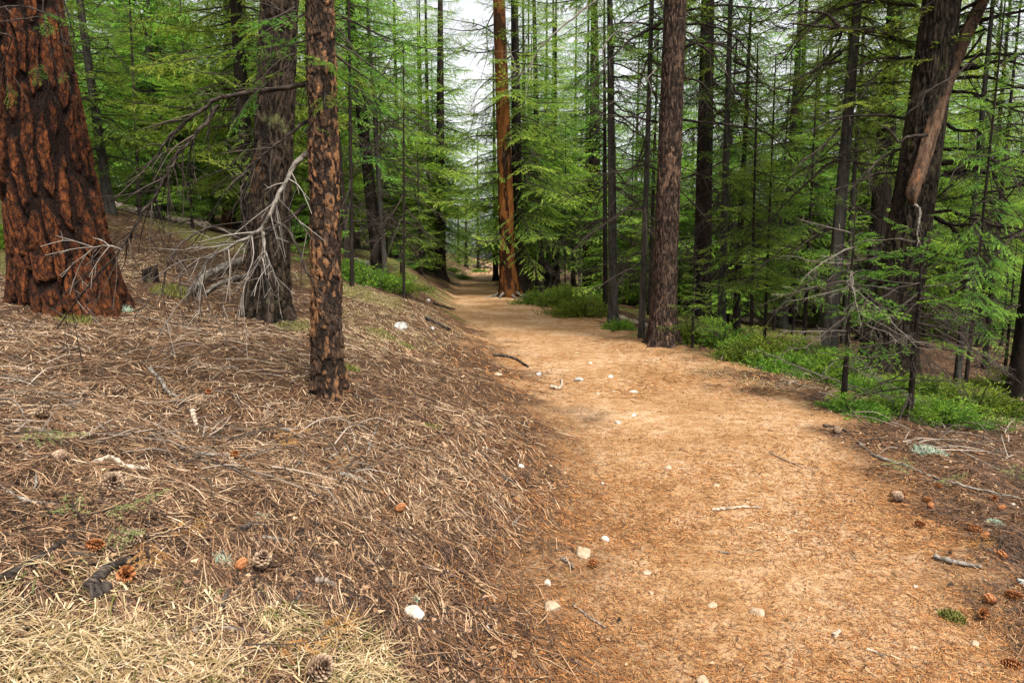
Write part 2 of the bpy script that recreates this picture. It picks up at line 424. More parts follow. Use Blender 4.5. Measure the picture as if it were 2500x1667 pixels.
def ground_mat():
    k = NT('forest_floor')
    tr = k.attr('tint'); gr = k.attr('ridge')
    vec = k.coords()
    big = k.noise(0.9, 4, 0.6, vec); med = k.noise(7, 5, 0.65, vec); fine = k.noise(60, 4, 0.7, vec); grain = k.noise(260, 2, 0.6, vec)
    lit = k.ramp(k.math('ADD', k.math('MULTIPLY', fine, 0.6), k.math('MULTIPLY', med, 0.4)),
                 [(0.30, (0.012, 0.008, 0.006)), (0.48, (0.048, 0.027, 0.016)), (0.60, (0.105, 0.056, 0.029)), (0.75, (0.21, 0.125, 0.07))])
    green = k.ramp(fine, [(0.3, (0.03, 0.03, 0.010)), (0.55, (0.11, 0.115, 0.030)), (0.75, (0.28, 0.22, 0.09))])
    lit = k.mix(k.math('MULTIPLY', gr, k.math('MULTIPLY', med, 1.7), True), lit, green)
    soil = k.ramp(k.math('ADD', k.math('MULTIPLY', big, 0.5), k.math('MULTIPLY', med, 0.5)),
                  [(0.36, (0.20, 0.100, 0.038)), (0.5, (0.33, 0.195, 0.096)), (0.62, (0.44, 0.305, 0.190))])
    spk = k.ramp(k.math('ADD', k.math('MULTIPLY', fine, 0.55), k.math('MULTIPLY', grain, 0.45)), [(0.34, (0.35, 0.28, 0.22)), (0.50, (1, 1, 1)), (0.66, (1.3, 1.18, 1.02))])
    soil = k.mix(1.0, soil, spk, 'MULTIPLY')
    m2 = k.math('ADD', tr, k.math('MULTIPLY', k.math('SUBTRACT', fine, 0.5), 0.7), True)
    col = k.mix(m2, lit, soil)
    h = k.math('ADD', k.math('MULTIPLY', fine, 1.0), k.math('MULTIPLY', grain, 0.5))
    return k.out(col, 0.95, k.bump(h, 0.7, 0.012), 0.1)
M_GROUND = ground_mat()

# ------------------------------------------------------------------ the ground, one sheet to the horizon
def axis(parts):
    out = []
    for a, b, s in parts: out.append(np.arange(a, b - 1e-6, s))
    return np.concatenate(out + [[parts[-1][1]]])
gx = axis([(-400, -60, 34), (-60, -16, 1.6), (-16, -5, 0.25), (-5, 4.5, 0.06), (4.5, 14, 0.25), (14, 60, 1.6), (60, 400, 34)])
gy = axis([(-60, -4, 4), (-4, 1.4, 0.3), (1.4, 8.5, 0.06), (8.5, 16, 0.10), (16, 32, 0.25), (32, 70, 1.0), (70, 400, 22)])
GX, GY = np.meshgrid(gx, gy)
GZ = ground(GX, GY)
ny, nx = GX.shape
i = (np.arange(ny - 1)[:, None] * nx + np.arange(nx - 1)[None]).ravel()
g = Geo()
_green = sstep(0.50, 0.68, fbm(GX * 0.45, GY * 0.45, 5, 3)) * sstep(5, 9, np.where(GX < 0, -GX * 1.1 + GY * 0.5, GX * 0.6 + GY * 0.6)) * (1 - trail_mask(GX, GY))
g.add(np.stack([GX, GY, GZ], -1).reshape(-1, 3), Q=np.stack([i, i + 1, i + nx + 1, i + nx], -1), a=trail_mask(GX, GY).ravel(), b=_green.ravel())
link('ground', g.mesh('ground', [M_GROUND], smooth=True), kind='structure')

# ------------------------------------------------------------------ foliage pieces
def diamonds(g, base, d, nrm, ln, wd, tint, m=1, fold=0.25):
    """Small folded needle tufts: base, two flanks, tip."""
    side = np.cross(nrm, d); side /= np.linalg.norm(side, axis=1)[:, None] + 1e-9
    up = np.cross(d, side)
    n = len(base); ln = np.broadcast_to(ln, (n,))[:, None]; wd = np.broadcast_to(wd, (n,))[:, None]
    mid = base + d * ln * 0.45
    V = np.stack([base, mid + side * wd * 0.5 + up * wd * fold, base + d * ln, mid - side * wd * 0.5 + up * wd * fold], 1)
    k = np.arange(n)[:, None] * 4
    T = np.concatenate([k + np.array([[0, 2, 1]]), k + np.array([[0, 3, 2]])])
    g.add(V.reshape(-1, 3), T=T, a=np.repeat(tint, 4), m=m)

def needles(g, p0, p1, n, ln, wd, rng, tint, m=1, up=0.35):
    """Single needles along a twig from p0 to p1."""
    ax = p1 - p0; L = np.linalg.norm(ax) + 1e-9; ax = ax / L
    t = rng.random(n)
    sd = np.cross(ax, [0, 0, 1.0]); sd /= np.linalg.norm(sd) + 1e-9
    uu = np.cross(sd, ax)
    ang = np.where(rng.random(n) < 0.5, 0, math.pi) + rng.normal(0, 0.5, n)
    out = np.cos(ang)[:, None] * sd + (np.sin(ang) * 0.8 + up * 0.5)[:, None] * uu
    d = ax * (0.45 + 0.3 * rng.random(n))[:, None] + out
    d /= np.linalg.norm(d, axis=1)[:, None]
    b = p0 + ax * (t * L)[:, None]
    pr = np.cross(d, rng.normal(size=(n, 3))); pr /= np.linalg.norm(pr, axis=1)[:, None] + 1e-9
    l = ln * (0.7 + 0.5 * rng.random(n))[:, None]
    V = np.stack([b - pr * wd * 0.5, b + pr * wd * 0.5, b + d * l], 1).reshape(-1, 3)
    g.add(V, T=np.arange(3 * n).reshape(-1, 3), a=np.repeat(np.clip(tint + rng.normal(0, 0.12, n), 0, 1), 3), m=m)

def fir_branch(seed, L=1.8, droop=0.25, fine=False, bare=0.15, lod=1.0, gap=0.075):
    """One fir branch along +X: limb, flat side sprays, needle tufts."""
    rng = np.random.default_rng(seed); g = Geo()
    n = 10; t = np.linspace(0, 1, n)
    ph = rng.random(2) * 6.3
    ax = np.stack([t * L, 0.06 * L * np.sin(t * 4 + ph[0]) * t, L * (-droop * t ** 1.6 + 0.10 * t ** 4 + 0.02 * np.sin(5 * t + ph[1]))], -1)
    tube(g, ax, (0.016 * (1 - t) + 0.003) * (L / 1.8) ** 0.7, 4, a=0.4, m=0)
    s = bare; sg = 1
    fx = lambda tt: np.array([np.interp(tt, t, ax[:, k]) for k in range(3)])
    Bs, Ds, Ns, Ls, Ws, Ts = [], [], [], [], [], []
    while s < 1.0:
        b0 = fx(s); tan = fx(min(s + 0.05, 1.0)) - fx(max(s - 0.05, 0)); tan /= np.linalg.norm(tan)
        bl = L * (0.42 * (1 - s) ** 0.75 * min(1, (s - bare) * 5 + 0.45) + 0.05) * (0.65 + 0.6 * rng.random())
        a = sg * math.radians(rng.uniform(42, 68))
        d = rotz(a) @ tan; d[2] -= rng.uniform(-0.05, 0.42); d /= np.linalg.norm(d)
        e = b0 + d * bl + np.array([0, 0, -0.12 * bl * rng.random()])
        sd = np.cross(d, [0, 0, 1.0]); sd /= np.linalg.norm(sd) + 1e-9
        w = 0.0022 if fine else 0.004
        g.add([b0 - sd * w, b0 + sd * w, e], T=[(0, 1, 2)], a=0.4, m=0)
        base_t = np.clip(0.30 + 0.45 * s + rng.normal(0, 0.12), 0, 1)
        step = (0.023 if not fine else 0.04) / lod
        k = max(2, int(bl / step))
        for j in range(k):
            f = (j + 0.6) / k
            p = b0 + (e - b0) * f
            q = (1 if j % 2 else -1)
            dd = rotz(q * math.radians(rng.uniform(28, 60))) @ d
            dd = dd + rng.normal(0, 0.26, 3); dd[2] -= 0.14; dd /= np.linalg.norm(dd)
            tl = (0.045 + 0.050 * (1 - f)) * rng.uniform(0.6, 1.45) / lod ** 0.6
            if fine:
                needles(g, p, p + dd * tl, int(8 * tl / 0.08) + 4, 0.027, 0.0062, rng, base_t + 0.15 * f)
            else:
                Bs.append(p); Ds.append(dd); nn = rng.normal(0, 0.45, 3); nn[2] += 1; Ns.append(nn / np.linalg.norm(nn))
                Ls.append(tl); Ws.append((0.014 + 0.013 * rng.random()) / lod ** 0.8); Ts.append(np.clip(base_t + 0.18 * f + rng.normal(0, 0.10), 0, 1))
        if fine: needles(g, b0 + (e - b0) * 0.2, e + d * 0.02, int(bl / 0.008) + 4, 0.025, 0.0062, rng, base_t)
        else:
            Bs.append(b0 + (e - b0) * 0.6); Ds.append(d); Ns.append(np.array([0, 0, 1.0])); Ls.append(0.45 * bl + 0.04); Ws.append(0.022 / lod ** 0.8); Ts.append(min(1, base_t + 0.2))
        s += gap / L * rng.uniform(0.7, 1.3) / lod ** 0.5; sg = -sg
    if not fine: diamonds(g, np.array(Bs), np.array(Ds), np.array(Ns), np.array(Ls), np.array(Ws), np.array(Ts))
    return g.pack()

def bare_branch(seed, L=1.5, droop=0.2, subs=12):
    """A dead branch along +X: crooked limb with forked fine twigs."""
    rng = np.random.default_rng(seed); g = Geo()
    n = 9; t = np.linspace(0, 1, n)
    wob = np.cumsum(rng.normal(0, 0.035, (n, 2)), axis=0) * L
    ax = np.stack([t * L, wob[:, 0] * t, -droop * L * t ** 1.7 + wob[:, 1] * 0.5], -1)
    tube(g, ax, (0.013 * (1 - t) ** 0.8 + 0.0026) * (L / 1.5) ** 0.6, 4, a=rng.random(), b=0.5, m=0)
    for k in range(subs):
        s = rng.uniform(0.2, 0.98); b0 = np.array([np.interp(s, t, ax[:, c]) for c in range(3)])
        sl = L * rng.uniform(0.12, 0.38) * (1.1 - s * 0.6)
        a = rng.choice((-1, 1)) * rng.uniform(0.5, 1.15)
        d = np.array([math.cos(a), math.sin(a), rng.uniform(-0.7, 0.25)]); d /= np.linalg.norm(d)
        m1 = b0 + d * sl * 0.5 + rng.normal(0, 0.03, 3) * sl; e = b0 + d * sl + np.array([0, 0, -0.25 * sl * rng.random()])
        tube(g, spline([b0, m1, e], 5), np.linspace(0.005, 0.0018, 5), 3, a=rng.random(), m=0)
        for q in range(3):
            f = rng.uniform(0.3, 0.95); c0 = b0 + (e - b0) * f
            d2 = d + rng.normal(0, 0.6, 3); d2 /= np.linalg.norm(d2)
            tube(g, spline([c0, c0 + d2 * sl * rng.uniform(0.15, 0.4)], 3), np.array([0.003, 0.002, 0.0012]), 3, a=rng.random(), m=0)
    return g.pack()

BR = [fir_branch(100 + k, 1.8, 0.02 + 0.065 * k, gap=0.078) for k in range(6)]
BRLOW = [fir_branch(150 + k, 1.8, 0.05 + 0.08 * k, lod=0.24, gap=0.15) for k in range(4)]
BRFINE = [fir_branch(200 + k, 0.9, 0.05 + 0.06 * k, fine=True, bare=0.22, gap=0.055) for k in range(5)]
BARE = [bare_branch(300 + k, 1.5, 0.05 + 0.07 * k) for k in range(6)]

def crown_geo(seed, H, h0, lmax, per_m, lib, taper=0.85, low=0.55, up=0.1, thin_top=1.0):
    """Branches round a trunk that stands on the origin, from h0 to H."""
    rng = np.random.default_rng(seed); g = Geo()
    z = h0; az = rng.random() * 6.3
    while z < H - 0.1:
        f = (z - h0) / (H - h0)
        L = lmax * ((1 - f) ** taper * min(1.0, low + f * 3) + 0.08) * rng.uniform(0.6, 1.2)
        az += 2.4 + rng.normal(0, 0.5)
        t = lib[rng.integers(len(lib))]
        tilt = (0.30 - 0.55 * f) + rng.normal(0, 0.14) - up
        s = L / (t.V[0][:, 0].max())
        M = rotz(az) @ roty(tilt) @ rotx(rng.normal(0, 0.25)) @ np.diag([s, s * rng.uniform(0.85, 1.2), s])
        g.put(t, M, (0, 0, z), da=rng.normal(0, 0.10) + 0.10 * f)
        z += rng.uniform(0.5, 1.5) / per_m * (1 + 2.6 * max(0.0, f - 0.45) * thin_top)
    return g

def bare_geo(seed, h0, h1, lmax, n, r=0.0):
    rng = np.random.default_rng(seed); g = Geo()
    for k in range(n):
        t = BARE[rng.integers(len(BARE))]; s = lmax / 1.5 * rng.uniform(0.35, 1.1); az = rng.random() * 6.3
        M = rotz(az) @ roty(rng.normal(0.12, 0.25)) @ rotx(rng.normal(0, 0.6)) * s
        g.put(t, M, (0, 0, rng.uniform(h0, h1)))
    return g

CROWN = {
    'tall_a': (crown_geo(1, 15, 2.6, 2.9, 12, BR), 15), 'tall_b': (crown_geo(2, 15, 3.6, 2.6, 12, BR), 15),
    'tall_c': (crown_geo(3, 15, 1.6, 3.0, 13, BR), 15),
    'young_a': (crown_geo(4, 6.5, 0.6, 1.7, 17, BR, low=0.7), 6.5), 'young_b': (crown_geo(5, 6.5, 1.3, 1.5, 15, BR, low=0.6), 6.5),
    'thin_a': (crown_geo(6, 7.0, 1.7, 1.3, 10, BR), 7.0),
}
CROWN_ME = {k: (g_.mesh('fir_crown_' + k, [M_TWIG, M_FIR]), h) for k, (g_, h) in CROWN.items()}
BARE_ME = {k: bare_geo(40 + n_, a, b, l, n_).mesh('bare_branchwork', [M_TWIG]) for k, (a, b, l, n_) in
           {'low': (0.8, 4.5, 1.5, 34), 'mid': (1.2, 6.5, 1.9, 44), 'small': (0.4, 3.0, 0.75, 26)}.items()}

# ------------------------------------------------------------------ trunks
def bark(kind, x, z, seed):
    """Depth, colour height and patch value of the bark at (round the trunk, up the trunk)."""
    if kind == 'plate':
        xw = x + 0.13 * (fbm(x * 2.4, z * 1.0, seed, 4) - 0.5) * 2 + 0.030 * (fbm(x * 14, z * 8, seed + 3, 3) - 0.5)
        rag = 0.16 * (fbm(x * 22, z * 15, seed + 15, 3) - .5)
        f1, f2, c = voro(xw / 0.125, (z + .5 * xw) / 0.85 + 0.3 * (vn(x * 7, z * 3, seed + 1) - .5), seed)
        h1, h2, c3 = voro(xw / 0.070, z / 0.62 + 0.25 * (vn(x * 12, z * 5, seed + 2) - .5), seed + 21)
        wide = 0.09 + 0.17 * sstep(.35, .75, fbm(x * 1.8, z * 0.8, seed + 8, 3))
        rid = sstep(wide * 0.55, wide * 1.15, f2 - f1 + rag) * (0.62 + 0.38 * sstep(0.02, 0.09, h2 - h1 + rag * .6))
        g1, g2, c2 = voro((xw + 0.02 * (vn(x * 30, z * 20, seed + 6) - 0.5)) / 0.030, z / 0.042, seed + 40)
        fl = np.floor(c2 * 4) / 4
        fine = fbm(x * 38, z * 22, seed + 2, 2) - 0.5
        return 0.036 * rid + 0.004 * rid * fl + 0.006 * rid * c3 + 0.008 * fine, np.clip(rid * (0.50 + 0.30 * fl + 0.25 * c3 + 0.9 * fine), 0, 1.2), c2
    if kind == 'flaky':
        xw = x + 0.022 * (fbm(x * 18, z * 9, seed, 3) - 0.5) * 2; zw = z + 0.03 * (fbm(x * 20, z * 14, seed + 3, 2) - 0.5)
        f1, f2, c = voro(xw / 0.016, zw / 0.038, seed)
        g1, g2, c2 = voro(xw / 0.044, zw / 0.11, seed + 2)
        big = fbm(x * 6, z * 2.6, seed + 7, 4); cr = sstep(0.0, 0.12, g2 - g1)
        return 0.010 * np.floor(c * 3) / 3 + 0.012 * cr * c2 + 0.022 * (big - 0.5), cr * (0.15 + 0.55 * c + 0.35 * c2), np.clip(c * 0.75 + c2 * 0.10 + (big - 0.5) * 1.2 + 0.08, 0, 1)
    if kind == 'orange':
        f1, f2, c = voro((x + 0.02 * (vn(x * 20, z * 6, seed + 1) - .5)) / 0.05, z / 0.22, seed); big = fbm(x * 6, z * 1.6, seed + 7, 5)
        pit = sstep(0.43, 0.36, big)
        low = sstep(1.3, 0.1, z + 0.6 * (big - .5))
        rid = (1 - .45 * sstep(4.0, 8.0, z + 2 * (big - .5))) * np.clip(0.98 - 0.9 * pit - 0.75 * low * (0.4 + 0.6 * (1 - c)), 0, 1) * (0.6 + 0.4 * c)
        return 0.014 * (1 - pit) + 0.008 * c, rid, c
    ro = kind == 'rough'
    xw = x + 0.05 * (fbm(x * 7, z * 2.5, seed, 3) - 0.5) * 2
    n = np.abs(2 * (0.65 * vn(xw / (0.040 if ro else 0.026), z / (0.34 if ro else 0.17), seed) + 0.35 * vn(xw / 0.02, z / 0.09, seed + 1)) - 1)
    f1, f2, c = voro((xw + 0.02 * (vn(x * 30, z * 12, seed + 4) - .5)) / 0.026, z / 0.075, seed + 3)
    e = sstep(0.02, 0.30, n); big = fbm(x * 4, z * 1.4, seed + 7, 3)
    d = 0.024 if ro else 0.011
    return d * e + 0.006 * np.floor(c * 3) / 3 + 0.012 * (big - 0.5), (0.35 + 0.65 * e) * (0.35 + 0.65 * c), np.clip(c * 0.6 + (big - 0.5) * 1.6 + 0.25, 0, 1)

def trunk_geo(path, rad, nth, zs, kind=None, seed=0, flare=0.4, flare_h=0.5, lobes=5, sink=0.25):
    """A trunk along path(h) -> (dx, dy) of radius rad(h) with root flare; kind = displaced bark. Seam at the far side."""
    zs = np.asarray(zs, float); th = np.linspace(0, 2 * math.pi, nth, endpoint=False)
    if kind:      # finer where the bark faces the trail
        th = np.concatenate([np.linspace(-.5 * math.pi, .5 * math.pi, int(nth * .17), endpoint=False), np.linspace(.5 * math.pi, 1.5 * math.pi, int(nth * .52), endpoint=False)]); nth = len(th)
    Z, TH = np.meshgrid(zs, th, indexing='ij')
    fl = np.exp(-np.maximum(Z, -0.1) / flare_h)
    R = rad(Z) * (1 + flare * fl * (1 + 0.55 * np.cos(lobes * TH + seed) * fl + 0.25 * np.cos((lobes - 2) * TH + seed * 2.1)))
    tint = np.full(Z.shape, 0.5); rid = np.full(Z.shape, 0.5)
    if kind:
        r0 = float(rad(np.array([1.5]))[0])
        D, rid, tint = bark(kind, TH * r0, Z, seed)
        R = R + D * np.clip(R / r0, 0.3, 1.3)
    else:
        R = R * (1 + 0.06 * (fbm(TH * 3, Z * 2, seed, 2) - 0.5)); rid = fbm(TH * 4, Z * 6, seed + 2, 2)
    dx, dy = path(Z)
    V = np.stack([dx + R * np.sin(TH), dy + R * np.cos(TH), Z], -1).reshape(-1, 3)
    nz = len(zs); i = np.arange(nz - 1)[:, None] * nth; j = np.arange(nth)[None]; j2 = (j + 1) % nth
    Q = np.stack([i + j, i + nth + j, i + nth + j2, i + j2], -1).reshape(-1, 4)
    g = Geo(); g.add(V, Q=Q, a=tint.ravel(), b=rid.ravel())
    return g

def zsteps(h_fine, s, H, coarse=0.8): return np.concatenate([np.arange(-0.3, h_fine, s), np.arange(h_fine, H, coarse), [H]])

def lean_path(lx, ly, bx=0.0, by=0.0):
    return lambda z: (lx * z + bx * z * z, ly * z + by * z * z)

def taper(r, H, p=0.9): return lambda z: r * np.clip(1 - z / H, 0.02, 1.2) ** p

def limb(parent, base, pts, r0, r1, mat, name='branch', twigs=0, seed=0, n=None, sides=6, tw_len=0.35, label=None):
    """A branch as a part of its tree: pts are world points; twigs are its own finer forks."""
    rng = np.random.default_rng(seed); g = Geo()
    n = n or max(8, len(pts) * 6)
    p = spline(pts, n); L = np.linalg.norm(np.diff(p, axis=0), axis=1).sum()
    jit = np.cumsum(rng.normal(0, 0.004 * min(L, 1.5), (n, 3)), axis=0); jit -= np.linspace(0, 1, n)[:, None] * jit[-1]; p = p + jit - jit[0] * np.linspace(1, 0, n)[:, None]
    rr = np.linspace(r0, r1, n)
    tube(g, p, rr, sides, a=rng.random(n * sides), b=rng.random(n * sides), cap=False, rough=0.35, rng=rng)
    for k in range(twigs):
        i_ = rng.integers(n // 5, n - 1); d = p[min(i_ + 1, n - 1)] - p[i_ - 1]; d /= np.linalg.norm(d)
        a = rng.normal(0, 1, 3); a -= a.dot(d) * d; a /= np.linalg.norm(a)
        e = d * rng.uniform(0.4, 1.0) + a * rng.uniform(0.4, 0.9) + np.array([0, 0, -0.25]); e /= np.linalg.norm(e)
        l = tw_len * rng.uniform(0.4, 1.3)
        q = spline([p[i_], p[i_] + e * l * 0.5 + rng.normal(0, 0.05 * l, 3), p[i_] + e * l + np.array([0, 0, -0.12 * l])], 6)
        tube(g, q, np.linspace(min(rr[i_] * 0.55, 0.006), 0.0018, 6), 4, a=rng.random(), b=rng.random())
        for w in range(2):
            c = q[rng.integers(2, 5)]; e2 = e + rng.normal(0, 0.5, 3); e2 /= np.linalg.norm(e2)
            tube(g, spline([c, c + e2 * l * rng.uniform(0.2, 0.5)], 3), np.array([0.003, 0.002, 0.0014]), 3, a=rng.random(), b=rng.random())
    o = link(name, g.mesh(name, [mat], smooth=True, origin=base), parent)
    if label: o['label'] = label
    return o

def PS(*uvd): return [P(*q) for q in uvd]

def spray(parent, base, p, az, tilt, s, k, roll=0.0, name='needle_spray', lib=None, mat=None):
    t = (lib or BRFINE)[k % len(lib or BRFINE)]
    g = Geo(); g.put(t, rotz(az) @ roty(tilt) @ rotx(roll) * s, p)
    return link(name, g.mesh(name, [M_TWIG, mat or M_FIRNEAR], origin=base), parent)

# ---- the great red pine
LM = {}
def T_(name, u, v): 
    p, d = at(u, v); LM[name] = (u, d); return p, d

p, d = T_('pine', 172, 742)
print('pine', p, d)
PINE = root('ponderosa_pine', 'huge leaning pine with orange bark plates and charred black furrows', 'tree', p)
r_ = 202 / 2 / F * d
link('trunk', trunk_geo(lean_path(-0.092, 0.01, 0.0004), lambda z: r_ * (0.80 + 0.20 * np.exp(-np.maximum(z, -0.3) / 1.6)) * np.clip(1 - (z - 1) / 24, 0.1, 1), 350,
     zsteps(5.2, 0.013, 20), 'plate', 7, flare=0.13, flare_h=0.35, lobes=6).mesh('trunk', [M_PLATE], smooth=True), PINE)
_c = link('crown', CROWN_ME['tall_b'][0], PINE, (-0.068 * 9, 0, 0)); _c.scale = (1.25, 1.25, 1.25); _c.location.z = 4.0

# ---- the flaky trunk beside the trail
p2, d2 = T_('flaky', 800, 950)
print('flaky', p2, d2)
FLAKY = root('flaky_bark_tree', 'slim tree with flaky brown and orange bark nearest the trail', 'tree', p2)
r_2 = 65 / 2 / F * d2
fp = lambda z: (0.016 * z + 0.006 * np.sin(z * 1.7), 0.0 * z)
link('trunk', trunk_geo(fp, lambda z: r_2 * np.clip(1 - (z - 0.5) / 19, 0.1, 1.03) , 140, zsteps(4.6, 0.0085, 13), 'flaky', 21, flare=0.30, flare_h=0.20, lobes=4).mesh('trunk', [M_FLAKY], smooth=True), FLAKY)
_c = link('crown', CROWN_ME['thin_a'][0], FLAKY, (-0.14, 0, 0)); _c.scale = (1.1, 1.1, 1.3); _c.location.z = 2.6

# ---- the furrowed trunk behind it
p3, d3 = T_('furrowed', 650, 762)
print('furrowed', p3, d3)
FUR = root('furrowed_fir', 'thick grey-brown furrowed trunk with mossy foot behind the flaky tree', 'tree', p3)
r_3 = 84 / 2 / F * d3
link('trunk', trunk_geo(lean_path(0.082, 0.02), lambda z: r_3 * np.clip(1 - (z - 1) / 26, 0.1, 1.05), 170, zsteps(5.6, 0.014, 15), 'rough', 37, flare=0.25, flare_h=0.35, lobes=5).mesh('trunk', [M_ROUGH], smooth=True), FUR)
_c = link('crown', CROWN_ME['tall_b'][0], FUR, (0.15, 0.1, 0)); _c.scale = (0.8, 0.8, 0.8); _c.location.z = 2.6

# ---- the brown pine on the right edge of the trail
p4, d4 = T_('brown', 1617, 838)
print('brown', p4, d4)
BRN = root('brown_pine', 'tall straight pine with scaly brown bark on the trail edge', 'tree', p4)
r_4 = 54 / 2 / F * d4
link('trunk', trunk_geo(lean_path(0.010, 0.0), lambda z: r_4 * np.clip(1 - (z - 1.5) / 34, 0.1, 1.06), 180, zsteps(6.8, 0.014, 17), 'scaly', 55, flare=0.48, flare_h=0.35, lobes=5).mesh('trunk', [M_BROWN], smooth=True), BRN)
_c = link('crown', CROWN_ME['tall_b'][0], BRN, (0.2, 0, 0)); _c.scale = (0.9, 0.9, 0.9); _c.location.z = 4.4

# ---- the orange pine where the trail bends
p5, d5 = T_('orange', 1243, 722)
print('orange', p5, d5)
ORG = root('orange_pine', 'slender dead pine with bright orange stripped trunk at the bend', 'tree', p5)
r_5 = 36 / 2 / F * d5
link('trunk', trunk_geo(lean_path(-0.034, 0.0), lambda z: r_5 * (np.clip(1 - (z - 1.5) / 30, 0.1, 1.1) + 0.12 * np.exp(-np.maximum(z, 0) / 1.5)), 64, zsteps(12, 0.035, 16), 'orange', 61, flare=0.45, flare_h=0.5, lobes=5).mesh('trunk', [M_ORANGE], smooth=True), ORG)

# ---- the mossy fir on the right
p6, d6 = T_('mossy', 2160, 905)
print('mossy', p6, d6)
MOS = root('mossy_fir', 'big dark mossy fir with flared foot and many bare side branches', 'tree', p6)
r_6 = 80 / 2 / F * d6
link('trunk', trunk_geo(lean_path(0.112, 0.0, -0.0060), lambda z: r_6 * (np.clip(1 - (z - 2) / 26, 0.1, 1.1) + 0.38 * np.exp(-np.maximum(z, -0.2) / 1.3)), 220, zsteps(6.4, 0.015, 17), 'rough', 73, flare=0.22, flare_h=0.3, lobes=6).mesh('trunk', [M_MOSSY], smooth=True), MOS)
_c = link('crown', CROWN_ME['tall_a'][0], MOS, (0.6, 0, 0)); _c.scale = (0.95, 0.95, 0.95); _c.location.z = 3.8

# ------------------------------------------------------------------ limbs of the near trees
b2 = p2; D = d2
limb(FLAKY, b2, PS((752, 205, D), (690, 222, D - .1), (600, 240, D - .2), (535, 257, D - .25), (480, 292, D - .3), (425, 332, D - .3), (390, 372, D - .3), (350, 415, D - .25)), 0.020, 0.006, M_LIMB, twigs=22, seed=1)
limb(FLAKY, b2, PS((535, 257, D - .25), (508, 305, D - .3), (470, 352, D - .35), (435, 410, D - .4), (410, 470, D - .4), (370, 525, D - .4), (300, 612, D - .4), (215, 700, D - .35), (140, 800, D - .2)), 0.014, 0.005, M_LIMB, twigs=44, seed=2, tw_len=0.4)
limb(FLAKY, b2, PS((752, 295, D), (690, 335, D - .1), (640, 385, D - .2), (606, 420, D - .25), (590, 480, D - .3), (600, 560, D - .3)), 0.013, 0.005, M_LIMB, twigs=18, seed=3)
limb(FLAKY, b2, PS((762, 365, D), (722, 400, D - .1), (690, 455, D - .2), (655, 520, D - .3), (628, 565, D - .3), (570, 600, D - .35), (505, 650, D - .4), (455, 740, D - .4)), 0.019, 0.006, M_DEAD, twigs=36, seed=4, tw_len=0.4)
limb(FLAKY, b2, PS((745, 500, D), (705, 535, D - .05), (650, 570, D - .15), (600, 590, D - .2)), 0.018, 0.006, M_LIMB, twigs=10, seed=5)
limb(FLAKY, b2, PS((640, 548, D - .3), (642, 600, D - .35), (632, 640, D - .4), (600, 690, D - .42), (590, 770, D - .45)), 0.010, 0.003, M_DEAD, twigs=12, seed=6, tw_len=0.3)
limb(FLAKY, b2, PS((642, 600, D - .35), (665, 660, D - .4), (690, 710, D - .4)), 0.007, 0.002, M_DEAD, twigs=6, seed=7, tw_len=0.2)
limb(FLAKY, b2, PS((650, 530, D - .3), (705, 565, D - .4), (745, 640, D - .45), (775, 705, D - .45), (812, 745, D - .4)), 0.012, 0.004, M_LIMB, twigs=10, seed=8, tw_len=0.25)
limb(FLAKY, b2, PS((600, 590, D - .3), (520, 560, D - .3), (455, 590, D - .35), (410, 650, D - .4), (395, 720, D - .4)), 0.011, 0.003, M_TWIG, twigs=14, seed=9)
limb(FLAKY, b2, PS((300, 612, D - .4), (250, 600, D - .5), (200, 640, D - .55), (170, 720, D - .55)), 0.008, 0.002, M_DEAD, twigs=10, seed=10, tw_len=0.25)
for k, (u, v, dd, az, tl, s) in enumerate([(770, 60, -.25, 2.6, .25, .62), (760, 95, -.3, 3.6, .3, .60), (775, 130, -.3, 5.3, .35, .55), (690, 60, -.2, 3.4, .35, .6), (800, 90, -.2, .2, .4, .7), (810, 180, -.2, -.5, .5, .6),
                                            (705, 160, -.3, 3.9, .5, .42), (790, 210, -.25, 5.0, .5, .42), (780, 300, -.2, 5.2, .3, .22), (650, 200, -.25, 4.0, .7, .5), (820, 130, 0, .6, .5, .8), (835, 40, 0, .1, .3, .9), (720, 20, -.3, 4.4, .4, .6)]):
    spray(FLAKY, b2, P(u, v, D + dd), az, tl, s, k, roll=.4 * math.sin(k * 2.1))
for k, (a_, b_) in enumerate([((790, 60), (830, 20)), ((790, 120), (715, 130)), ((780, 20), (640, 90))]):
    limb(FLAKY, b2, PS((a_[0] - 10, a_[1], D), (b_[0], b_[1], D - .3)), 0.010, 0.003, M_TWIG, twigs=6, seed=60 + k)
# sprays and dead twigs hung in front of the great pine
DP = d - 0.9
for k, (pts) in enumerate([[(-40, 30), (60, 18), (130, 45), (180, 90)], [(-40, 60), (40, 50), (100, 40), (160, 35)], [(105, 0), (115, 90), (132, 160), (125, 240)], [(140, 10), (150, 80), (165, 160), (175, 190)], [(155, 0), (180, 90), (175, 175)], [(-30, 80), (30, 90), (10, 160), (0, 220)]]):
    limb(PINE, p, PS(*[(u, v, DP + .1 * i_) for i_, (u, v) in enumerate(pts)]), 0.008, 0.0025, M_TWIG, twigs=7, seed=80 + k, tw_len=0.3)
for k, (u, v, az, tl, s) in enumerate([(70, 15, .2, .3, .55), (10, 35, 2.9, .3, .6), (90, 140, -1.2, 1.3, .28), (20, 190, -1.5, 1.2, .3), (150, 20, .3, .5, .4), (110, 40, -1.0, .9, .3), (150, 165, -1.1, 1.2, .18)]):
    spray(PINE, p, P(u, v, DP), az, tl, s, k, roll=.3)

